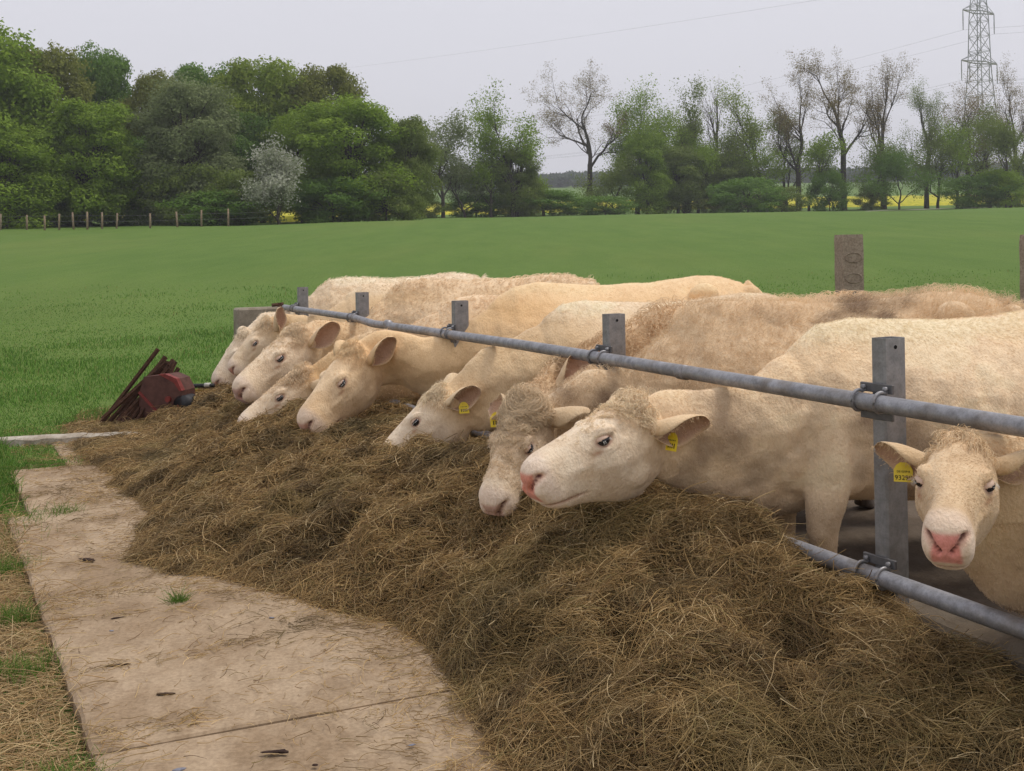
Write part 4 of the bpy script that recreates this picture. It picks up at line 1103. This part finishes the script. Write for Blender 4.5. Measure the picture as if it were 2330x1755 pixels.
# ------------------------------------------------------------------ trees
def leaf_mat(name, cols, trans=.4):
    m, nt, b = new_mat(name, .75, .15)
    g = nd(nt, 'ShaderNodeNewGeometry'); v = coords(nt)
    n1 = tnoise(nt, v, .55, 3, .6)
    c = mixc(nt, ramp(nt, g.outputs['Random Per Island'], [(0, cols[0]), (.5, cols[1]), (1, cols[2])]), ramp(nt, n1, [(.35, cols[0]), (.65, cols[2])]), .45)
    nt.links.new(c, b.inputs['Base Color'])
    tr = nd(nt, 'ShaderNodeBsdfTranslucent'); nt.links.new(c, tr.inputs[0])
    mx = nd(nt, 'ShaderNodeMixShader'); mx.inputs[0].default_value = trans
    nt.links.new(b.outputs[0], mx.inputs[1]); nt.links.new(tr.outputs[0], mx.inputs[2]); nt.links.new(mx.outputs[0], nt.nodes['Material Output'].inputs[0])
    return m
LM = {
    'mid': leaf_mat('leaves mid green', [(0.135, 0.217, 0.023), (0.205, 0.308, 0.032), (0.283, 0.393, 0.047)]),
    'yellow': leaf_mat('leaves yellow green', [(0.147, 0.222, 0.027), (0.218, 0.291, 0.038), (0.289, 0.353, 0.058)]),
    'dark': leaf_mat('leaves dark green', [(0.092, 0.177, 0.029), (0.127, 0.229, 0.038), (0.177, 0.282, 0.053)]),
    'brown': leaf_mat('young bronze leaves', [(0.147, 0.171, 0.032), (0.201, 0.222, 0.044), (0.254, 0.274, 0.063)]),
    'grey': leaf_mat('grey green willow leaves', [(0.147, 0.188, 0.074), (0.206, 0.251, 0.100), (0.271, 0.314, 0.142)]),
    'olive': leaf_mat('olive leaves', [(0.118, 0.171, 0.034), (0.177, 0.234, 0.050), (0.236, 0.291, 0.071)]),
    'blossom': leaf_mat('white blossom', [(.12, .17, .05), (.30, .33, .22), (.66, .65, .56)]),
    'rust': leaf_mat('reddish opening buds', [(0.176, 0.121, 0.058), (0.234, 0.173, 0.077), (0.254, 0.233, 0.077)]),
}
M['trunk'] = flat('tree bark', (.07, .06, .048), .95, .1, .35, 6, 0, .4)

def leaves_mesh(name, C, size, rg, mat, nrm=None):
    n = len(C)
    nn = (rg.normal(0, .55, (n, 3)) + nrm) if nrm is not None else rg.normal(0, 1, (n, 3)) + [0, 0, .4]
    nn /= np.linalg.norm(nn, axis=1)[:, None]
    a = np.cross(nn, rg.normal(0, 1, (n, 3))); a /= np.linalg.norm(a, axis=1)[:, None]
    b_ = np.cross(nn, a)
    sz = size * rg.uniform(.55, 1.35, (n, 1))
    a = a * sz; b_ = b_ * sz * .7
    v = np.stack([C - a * .5, C + b_ * .4, C + a * .5, C - b_ * .4], 1).reshape(-1, 3)
    return mesh_np(name, v, np.arange(n * 4).reshape(-1, 4), mat, False)
def grow(rg, p, d, L, r, lev, maxlev, segs, tips, nch, spread, upl, tubes):
    pts = [p]; nseg = 5 if lev < 2 else 3
    for k in range(nseg):
        d = unit(d + rg.normal(0, .16, 3) + np.array([0, 0, upl]))
        p = p + d * L / nseg; pts.append(p)
    pts = np.array(pts); rr = np.linspace(r, r * (.5 if lev < maxlev else .25), len(pts))
    tubes.append((pts, rr, 6 if lev == 0 else (5 if lev == 1 else 3)))
    if lev >= maxlev:
        tips.append((pts[-1], d)); tips.append((pts[len(pts) // 2], d)); return
    n = nch[lev]
    for k in range(n):
        u = 1.0 if k == 0 else rg.uniform(.45, 1.0)
        i = min(int(u * nseg), nseg); q_ = pts[i]
        az = rg.random() * 6.283; sp = spread * rg.uniform(.6, 1.3) * (.5 if k == 0 else 1)
        x = unit(np.cross(d, [math.cos(az), math.sin(az), .3]))
        nd_ = unit(d * math.cos(sp) + x * math.sin(sp))
        grow(rg, q_, nd_, L * rg.uniform(.55, .85), rr[i] * (.75 if k == 0 else .6), lev + 1, maxlev, segs, tips, nch, spread, upl, tubes)
def tubes_mesh(name, tubes):
    vs, fs_, n = [], [], 0
    for pts, rr, sd_ in tubes:
        v, f = tube_vf(pts, rr, sd_, False); vs.append(v); fs_.append(np.array(f) + n); n += len(v)
    return mesh_np(name, np.concatenate(vs), np.concatenate(fs_), M['trunk'])
def open_tree(seed, H, W, lm, leaf=3600, trunk=.35, nch=(4, 5, 4), spread=.55, lsize=.24, up=.10, clump=.55):
    """template (trunk mesh, crown mesh) of a tree H tall and W wide; branches show"""
    rg = np.random.default_rng(seed)
    tubes, tips = [], []
    base_h = H * trunk
    tr = np.array([[0, 0, -.3], [rg.normal(0, .06), rg.normal(0, .06), base_h * .5], [rg.normal(0, .12), rg.normal(0, .12), base_h]])
    tubes.append((tr, np.array([.022, .018, .016]) * H, 7))
    grow(rg, tr[-1], unit([rg.normal(0, .12), rg.normal(0, .12), 1]), H * .30, H * .0155, 0, 3, None, tips, nch, spread, up, tubes)
    for k in range(2):
        az = rg.random() * 6.28
        grow(rg, tr[-1] * rg.uniform(.75, 1.0), unit([math.cos(az) * .8, math.sin(az) * .8, .9]), H * .24, H * .010, 1, 3, None, tips, nch, spread, up, tubes)
    T = np.array([t_[0] for t_ in tips])
    # fit to the wanted height and width
    zs = H / max(T[:, 2].max(), 1); ws = W / max(np.percentile(np.abs(T[:, :2]), 96) * 2, .5)
    sc = lambda p: np.stack([p[:, 0] * ws, p[:, 1] * ws, p[:, 2] * zs], 1)
    tubes = [(sc(p), r_, s_) for p, r_, s_ in tubes]; T = sc(T)
    me_t = tubes_mesh('trunk', tubes)
    pk = rg.integers(0, len(T), leaf)
    C = T[pk] + rg.normal(0, clump, (leaf, 3)) * [1, 1, .75]
    return me_t, leaves_mesh('crown', C, lsize, rg, LM[lm])
def dense_tree(seed, H, W, lm, leaf=52000, low=.1, lobes=46, lsize=.30, peak=.5):
    rg = np.random.default_rng(seed)
    tubes = []
    tr = np.array([[0, 0, -.3], [.1, 0, H * .25], [rg.normal(0, .2), rg.normal(0, .2), H * .7]])
    tubes.append((tr, np.array([.020, .016, .006]) * H, 7))
    C, NN = [], []
    for k in range(lobes):
        z = low + (.93 - low) * ((k + rg.random()) / lobes) ** .85
        env = math.sqrt(max(0, 1 - ((z - peak) / (1 - peak)) ** 2)) if z > peak else .72 + .28 * math.sin(math.pi / 2 * (z - low) / max(peak - low, .01))
        az = k * 2.4 + rg.normal(0, .5); rad = W * .5 * env * rg.uniform(.35, .82)
        c = np.array([math.cos(az) * rad, math.sin(az) * rad, H * z])
        lr = np.array([W * .17, W * .17, H * .085]) * rg.uniform(.6, 1.25)
        tubes.append((np.array([tr[1] * .9 + [0, 0, H * .1 * rg.random()], c * [.6, .6, .85], c]), np.array([.007, .005, .002]) * H, 4))
        m = leaf // lobes
        d = rg.normal(0, 1, (m, 3)); d /= np.linalg.norm(d, axis=1)[:, None]
        NN.append(d + [0, 0, .25])
        d = d * (rg.random((m, 1)) ** .28)
        pt = c + d * lr
        C.append(pt + (d * lr) * (.9 * (noise(pt, 1.1, seed)[:, None] - .5)) + rg.normal(0, .14, (m, 3)))
    C = np.concatenate(C); C[:, 2] = np.clip(C[:, 2], .1, None)
    return tubes_mesh('trunk', tubes), leaves_mesh('crown', C, lsize, rg, LM[lm], np.concatenate(NN))
TREES = 'trees round the pasture'
def place(tpl, px, d, rz, sc, label, name='tree', cat='tree', group=TREES, mat=None, dy=0.0):
    x = (px - CX) / FPX * d; 
    root = tag(empty(name, (x, d, ground_at(x, d) - .1 + dy), rz), label, cat, group)
    root.scale = sc if isinstance(sc, tuple) else (sc, sc, sc)
    t_ = obj('trunk', tpl[0], root); c_ = obj('crown', tpl[1], root)
    if mat:
        c_.material_slots[0].link = 'OBJECT'; c_.material_slots[0].material = LM[mat]
    return root
def size_for(px_top, px_x, d, w_px):
    """real height and width of a tree whose top stands at px_top"""
    top = deep(px_x, px_top, d)[2]
    return top - ground_at((px_x - CX) / FPX * d, d), w_px / FPX * d

D1 = dense_tree(11, 1 * 15, 11, 'mid'); D2 = dense_tree(12, 15, 11, 'yellow'); D3 = dense_tree(13, 15, 11, 'dark', lobes=54); D4 = dense_tree(14, 15, 11, 'olive', low=.03, lobes=50, lsize=.26, peak=.42)
B1 = dense_tree(15, 5, 8, 'dark', 12000, .03, 34, .24, .35); B2 = dense_tree(16, 5, 8, 'olive', 12000, .03, 34, .22, .35)
def dn(tpl, px, top, w, d, mat, label, **kw):
    H, W = size_for(top, px, d, w)
    kw.setdefault('name', 'tree')
    h0, w0 = (5, 8) if tpl in (B1, B2) else (15, 11)
    return place(tpl, px, d, kw.pop('rz', (px * 1.7) % 6.28), (W / w0, W / w0, H / h0), label, mat=mat, **kw)
# left hand wood, front to back
dn(D1, -60, 45, 380, 90, 'mid', 'tall green broadleaf tree cut off by the left picture edge')
dn(D2, 105, 100, 280, 97, 'brown', 'bronze tinged broadleaf tree, second in the wood from the left edge')
dn(D3, 236, 106, 200, 106, 'dark', 'dark green round crown rising behind the bronze tinged tree')
dn(D2, 205, 225, 270, 91, 'mid', 'bright leafed tree in front of the dark round crown')
dn(D4, 20, 280, 300, 87, 'mid', 'low leafy tree at the left edge behind the wooden posts')
dn(D1, 350, 158, 170, 104, 'brown', 'slim brownish tree between the dark crown and the willow')
dn(D4, 425, 176, 290, 94, 'grey', 'grey green willow with a broad soft crown in the wood')
dn(D3, 470, 140, 230, 110, 'dark', 'dark green tree top showing behind the willow')
dn(D1, 600, 132, 260, 108, 'yellow', 'yellow green round tree in the middle of the wood')
dn(D2, 745, 143, 210, 109, 'brown', 'olive brown tree top at the right shoulder of the wood')
dn(D4, 800, 218, 340, 98, 'mid', 'broad mid green tree right of the white blossom')
dn(D1, 930, 262, 150, 101, 'olive', 'smaller green tree ending the wood on the right')
dn(D2, 690, 250, 200, 103, 'mid', 'leafy green tree between the blossom and the broad green tree')
dn(D1, 545, 250, 190, 104, 'dark', 'shaded tree deep in the wood right of the willow')
dn(D4, 330, 300, 190, 100, 'dark', 'shaded tree deep in the wood left of the willow')
H_, W_ = size_for(312, 636, 89, 105)
place(open_tree(81, H_, W_, 'blossom', leaf=9000, trunk=.08, spread=.5, lsize=.22, clump=.42), 636, 89, 1.0, 1.0, 'white blossoming tree at the edge of the wood', name='blossom_tree')
bl_ = 'undergrowth bushes along the wood'
for (px, top, w, d, mt, lb) in ((60, 420, 250, 95, 'dark', 'dark bush under the trees at the left edge'), (200, 410, 260, 96, 'dark', 'dark bush under the bright leafed tree'), (345, 400, 220, 95, 'dark', 'dark bush left of the willow foot'),
                                (430, 372, 220, 92, 'olive', 'rounded olive bush in front of the willow'), (555, 385, 210, 91, 'olive', 'rounded olive bush touching the white blossom'), (500, 430, 260, 90, 'dark', 'low dark bush between the two olive bushes'),
                                (760, 400, 240, 95, 'dark', 'dark bush under the broad green tree'), (880, 390, 200, 97, 'olive', 'olive bush at the right end of the wood'), (130, 470, 260, 93, 'dark', 'lowest dark bush behind the wooden posts')):
    dn(B1 if mt == 'dark' else B2, px, top, w, d, mt, lb, name='bush', cat='bush', group=bl_)

# open trees and bushes of the right hand row
def op(seed, px, top, w, d, mat, label, **kw):
    H, W = size_for(top, px, d, w)
    return place(open_tree(seed, H, W, mat, **kw), px, d, (seed * 1.3) % 6.28, 1.0, label)
op(31, 1010, 255, 150, 128, 'grey', 'silvery sparse tree just right of the wood', leaf=10000, trunk=.2, spread=.7)
op(32, 1170, 192, 165, 132, 'mid', 'forked green tree beside the silvery sparse tree', leaf=10000, trunk=.22)
op(33, 1345, 140, 215, 150, 'rust', 'flat topped slender tree standing free against the sky', leaf=13000, trunk=.36, spread=.75, lsize=.15, clump=.38)
op(34, 1452, 188, 130, 150, 'mid', 'leafy tree right of the flat topped tree', leaf=12000, trunk=.2, clump=.8)
op(35, 1560, 176, 115, 152, 'olive', 'thin olive tree before the bare one', leaf=6500, trunk=.25)
op(36, 1640, 166, 95, 155, 'rust', 'nearly bare thin tree in the row', leaf=500, trunk=.3, lsize=.18)
op(37, 1728, 172, 145, 152, 'yellow', 'tree with a bright green tuft at its top', leaf=7500, trunk=.22)
op(38, 1818, 142, 115, 154, 'rust', 'reddish budding tree left of the tallest one', leaf=10000, trunk=.3, lsize=.15, clump=.36)
op(39, 1922, 108, 165, 150, 'rust', 'tallest spreading tree in the row with a bare dark trunk', leaf=13000, trunk=.42, spread=.7, lsize=.15, clump=.38)
op(40, 2012, 128, 110, 153, 'rust', 'slender budding tree right of the tallest one', leaf=10000, trunk=.3, lsize=.15, clump=.38)
op(41, 2110, 180, 125, 155, 'olive', 'brownish sparse tree left of the pylon', leaf=10000, trunk=.25, lsize=.15, clump=.4)
op(42, 2205, 162, 125, 152, 'rust', 'sparse tree standing in front of the pylon', leaf=10000, trunk=.25, lsize=.15, clump=.4)
op(43, 2318, 122, 110, 158, 'rust', 'sparse tree cut by the right picture edge', leaf=10000, trunk=.3, lsize=.15, clump=.36)
op(44, 2300, 265, 150, 140, 'olive', 'green tree low at the right picture edge', leaf=10000, trunk=.15)
op(51, 1842, 300, 120, 149, 'mid', 'upright green sapling under the reddish tree', leaf=6000, trunk=.12, clump=.5)
op(52, 2048, 335, 135, 146, 'dark', 'dark green leafy sapling right of the tallest tree', leaf=9000, trunk=.1, clump=.6)
op(53, 2135, 290, 130, 150, 'olive', 'olive sapling left of the pylon foot', leaf=7000, trunk=.12, clump=.55)
op(54, 1500, 235, 140, 149, 'mid', 'leafy green tree crown filling the gap left of the thin olive tree', leaf=11000, trunk=.15, clump=.7)
op(61, 1060, 330, 140, 130, 'grey', 'low silvery sapling between the silvery and the forked tree', leaf=8500, trunk=.12, clump=.55, lsize=.22)
op(62, 1240, 395, 120, 136, 'mid', 'small green sapling left of the free standing tree', leaf=8500, trunk=.12, clump=.55, lsize=.22)
op(63, 1400, 350, 120, 145, 'olive', 'olive sapling between the flat topped and the leafy tree', leaf=8500, trunk=.12, clump=.55, lsize=.22)
op(64, 1590, 300, 150, 151, 'mid', 'green sapling under the nearly bare tree', leaf=8500, trunk=.12, clump=.55, lsize=.22)
op(65, 1660, 290, 140, 153, 'olive', 'olive sapling behind the round dark bush', leaf=8500, trunk=.12, clump=.55, lsize=.22)
op(66, 1745, 310, 150, 151, 'mid', 'leafy sapling under the tree with the bright tuft', leaf=8500, trunk=.12, clump=.55, lsize=.22)
op(67, 1985, 310, 110, 150, 'olive', 'olive sapling under the slender budding tree', leaf=8500, trunk=.12, clump=.55, lsize=.22)
op(68, 2180, 270, 130, 148, 'mid', 'green sapling before the pylon legs', leaf=8500, trunk=.12, clump=.55, lsize=.22)
op(69, 2255, 240, 120, 151, 'olive', 'olive tree right of the pylon', leaf=8500, trunk=.12, clump=.55, lsize=.22)
op(70, 1570, 250, 110, 156, 'mid', 'light green tree behind the thin olive one', leaf=8500, trunk=.12, clump=.55, lsize=.22)
op(71, 1790, 250, 120, 157, 'olive', 'slim olive tree between bright tuft and reddish buds', leaf=8500, trunk=.12, clump=.55, lsize=.22)
op(72, 1120, 300, 130, 131, 'mid', 'leafy green sapling under the forked tree', leaf=8500, trunk=.12, clump=.55, lsize=.22)
gb = 'bushes under the tree row'
for (px, top, w, d, mt, lb, tp) in ((1240, 432, 280, 138, 'dark', 'low dark hedge bush under the free standing tree', B1), (1380, 445, 170, 140, 'dark', 'low dark hedge bush left of the leafy tree', B1), (1475, 300, 150, 146, 'mid', 'dense green shrub mass under the leafy tree', D4),
                                    (1545, 330, 150, 148, 'olive', 'loose olive shrub under the thin olive tree', D1), (1705, 402, 210, 140, 'dark', 'round dark green bush standing before the row', B1), (1640, 345, 170, 152, 'olive', 'pale shrub behind the round dark bush', D4),
                                    (1890, 385, 110, 147, 'dark', 'dark shrub at the foot of the tallest tree', B1), (2225, 395, 190, 142, 'dark', 'wide dark bush below the pylon', B1), (2290, 380, 150, 141, 'mid', 'green bush in the corner under the right edge tree', B2),
                                    (1085, 440, 170, 134, 'dark', 'dark bush under the forked green tree', B1), (1180, 330, 140, 133, 'olive', 'leafy undergrowth of the forked green tree', D4), (960, 440, 130, 128, 'olive', 'small bush below the silvery tree', B2),
                                    (1780, 420, 150, 143, 'olive', 'low olive bush right of the round dark bush', B2), (1985, 420, 90, 150, 'olive', 'small bush at the gap with yellow flowers', B2)):
    dn(tp, px, top, w, d, mt, lb, name='bush', cat='bush', group=gb)

# flowering rape field, track, far wood
def mat_rape():
    m, nt, b = new_mat('flowering rape', .9, .05)
    n = tnoise(nt, coords(nt), 1.2, 5, .7)
    nt.links.new(ramp(nt, n, [(.3, (.20, .24, .03)), (.5, (.42, .39, .04)), (.7, (.55, .50, .06))]), b.inputs['Base Color'])
    return m
M['rape'] = mat_rape()
def strip(name, x0, x1, y0, y1, dz, mat, label, nx=60, ny=20, amp=0.0):
    ys = np.linspace(y0, y1, ny); u = np.linspace(0, 1, nx)
    Yg = np.repeat(ys[:, None], nx, 1)
    Xg = (x0 + (x1 - x0) * u)[None] * (Yg / y0)
    pp = np.stack([Xg, Yg], -1)
    Zg = ground_z(Yg) + (fbm(pp, .35, 5, 3) - .5) * .10 + (fbm(pp, .05, 9, 2) - .5) * .5 - .055 + dz + (noise(pp, .8, 4) - .5) * amp
    if amp: Zg[0] -= dz + .3
    i = np.arange(Yg.size).reshape(Yg.shape)
    qq = np.stack([i[:-1, :-1], i[:-1, 1:], i[1:, 1:], i[1:, :-1]], -1).reshape(-1, 4)
    return tag(obj(name, mesh_np(name, np.stack([Xg, Yg, Zg], -1).reshape(-1, 3), qq, mat)), label, name.replace('_', ' '), kind='structure')
strip('rape_field', -75, 110, 172, 250, .3, M['rape'], 'yellow flowering rape field beyond the trees', 120, 60, .5)
strip('near_rape_strip', -25, -16.5, 112, 122, .45, M['rape'], 'small strip of yellow flowers at the edge of the wood', 40, 12, .4)
M['track'] = flat('pale field track', (.38, .35, .30), .9, .1, .15, 1)
strip('field_track', 36, 80, 138.5, 141, .10, M['track'], 'pale track in front of the tree row', 60, 4)
rg = np.random.default_rng(9)
n = 40000
x = rg.uniform(-330, 420, n); lay = rg.integers(0, 2, n); y = np.where(lay == 0, 560, 640) + rg.uniform(-12, 12, n)
hgt = (2 + 6 * fbm(np.stack([x, y], -1), .03, 5, 3) + 2 * noise(np.stack([x, y], -1), .2, 6))
C = np.stack([x, y, ground_z(y) + hgt * rg.random(n) ** .7], -1)
tag(obj('far_wood', leaves_mesh('far_wood', C, 3.2, rg, leaf_mat('distant leaves', [(.05, .08, .045), (.07, .10, .06), (.09, .12, .075)]))), 'distant line of woods on the horizon', 'wood', kind='stuff')

# wooden posts before the wood
post_px = [(2, 515), (62, 513), (103, 510), (136, 511), (169, 509), (200, 507), (233, 505), (266, 505), (343, 505), (405, 506), (460, 507), (521, 508)]
wp = None
for i, (px, py) in enumerate(post_px):
    d = 82.0 + .6 * math.sin(i * 2.1)
    x = (px - CX) / FPX * d
    mb = MB(); hgt = 1.15 + .1 * math.sin(i * 5.3)
    mb.tube([[0, 0, -.3], [.02, 0, hgt * .5], [.01 * math.sin(i), 0, hgt]], [.078, .074, .066], 8)
    o = mb.build('wooden_post', M['wood'], None, True); o.location = (x, d, ground_at(x, d) + .02)
    o.rotation_euler = (0, .05 * math.sin(i * 3.7) + .03, i)
    tag(o, 'round wooden fence post before the dark wood, %s from the left picture edge' % ORD[i], 'post', 'wooden posts before the wood')
for k, z in enumerate((.55, .95)):
    mb = MB(); mb.tube([[(px - CX) / FPX * 82, 82, ground_at((px - CX) / FPX * 82, 82) + z + .05 * math.sin(px)] for px in np.linspace(-120, 610, 24)], .006, 4)
    tag(mb.build('fence_strand', M['wire'], None, True), ('lower' if k == 0 else 'upper') + ' wire of the wooden post fence before the wood', 'wire')

# lattice pylon and lines
pd = 230.0; pxc = 2236
bx = (pxc - CX) / FPX * pd; bz = ground_at(bx, pd)
root = tag(empty('power_pylon', (bx, pd, bz), .55), 'grey lattice power pylon rising behind the tree row', 'pylon')
Ht = 47.0
wid = lambda z: np.interp(z, [0, 26, 38, Ht], [3.2, 1.55, 1.25, .25])
for sx in (-1, 1):
    for sy in (-1, 1):
        mb = MB(); mb.tube([[sx * wid(z), sy * wid(z), z] for z in np.linspace(-.3, Ht, 14)], .11, 4); mb.build('leg', M['pylon'], root)
lv = [0, 5, 9.5, 13.5, 17, 20.5, 23.5, 26.5, 29.5, 32.5, 35.5, 38.5, 41.5, 44.5]
for a, b_ in zip(lv[:-1], lv[1:]):
    mb = MB()
    for (s1, s2) in (((-1, -1), (1, -1)), ((1, -1), (1, 1)), ((1, 1), (-1, 1)), ((-1, 1), (-1, -1))):
        A_, B_ = np.array([s1[0] * wid(a), s1[1] * wid(a), a]), np.array([s2[0] * wid(b_), s2[1] * wid(b_), b_])
        C_, D_ = np.array([s2[0] * wid(a), s2[1] * wid(a), a]), np.array([s1[0] * wid(b_), s1[1] * wid(b_), b_])
        mb.tube([A_, B_], .06, 4); mb.tube([C_, D_], .06, 4); mb.tube([B_, D_], .05, 4)
    mb.build('bracing', M['pylon'], root)['kind'] = 'stuff'
tips = []
for z, hw in ((27.3, 5.6), (37.4, 4.9)):
    mb = MB()
    for sy in (-1, 1):
        mb.tube([[-hw, 0, z], [0, sy * 1.3, z], [hw, 0, z]], .12, 4)
        mb.tube([[-hw, 0, z + .1], [0, sy * 1.1, z + 2.0], [hw, 0, z + .1]], .07, 4)
    cr = mb.build('crossarm', M['pylon'], root)
    for x in ((-hw, -hw * .55, hw * .55, hw) if z < 30 else (-hw, hw)):
        mb = MB(); mb.tube([[x, 0, z - .1], [x, 0, z - 2.0], [x, 0, z - 4.0]], [.09, .12, .09], 6); mb.build('insulator', M['pylon'], cr)
        tips.append(Matrix.Rotation(.55, 4, 'Z') @ Vector((x, 0, z - 4.0)) + Vector((bx, pd, bz)))
ends = ['outer lower left', 'inner lower left', 'inner lower right', 'outer lower right', 'upper left', 'upper right']
for k, tp in enumerate(tips):
    far = np.array([-165 + tp.x, 255 + pd, tp.z + 9.0]); p = np.array(tp)
    back = np.array([tp.x + 150, pd - 232, tp.z - 8])
    u = np.linspace(0, 1, 26)[:, None]
    line = p * (1 - u) + far * u; line[:, 2] -= 4 * 7.5 * (u * (1 - u))[:, 0]
    l2 = p * (1 - u) + back * u; l2[:, 2] -= 4 * 6 * (u * (1 - u))[:, 0]
    mb = MB(); mb.tube(np.concatenate([l2[::-1][:-1], line]), .017, 4)
    tag(mb.build('power_line', M['cable'], None, True), 'thin power line hanging from the %s insulator of the pylon' % ends[k], 'cable', 'lines on the pylon')
a = deep(560, 178, 420); b_ = deep(2050, -30, 150)
u = np.linspace(0, 1, 40)[:, None]; line = a * (1 - u) + b_ * u
mb = MB(); mb.tube(line - np.array([0, 0, 1]) * (u * (1 - u)) * 5, .013, 4)
tag(mb.build('overhead_wire', M['cable'], None, True), 'faint single wire crossing the sky above the wood', 'cable')

# damp spring air
def mat_haze():
    m = bpy.data.materials.new('haze'); m.use_nodes = True; nt = m.node_tree; nt.nodes.clear()
    o = nt.nodes.new('ShaderNodeOutputMaterial'); v = nt.nodes.new('ShaderNodeVolumePrincipled')
    v.inputs['Color'].default_value = (.93, .95, 1.0, 1); v.inputs['Density'].default_value = .0005; v.inputs['Anisotropy'].default_value = .2
    nt.links.new(v.outputs[0], o.inputs['Volume'])
    return m
mb = MB(); mb.box((0, 740, 58), (3400, 1640, 124))
tag(mb.build('haze', mat_haze()), 'thin haze in the air', 'haze', kind='stuff')
SC.cycles.volume_bounces = 0
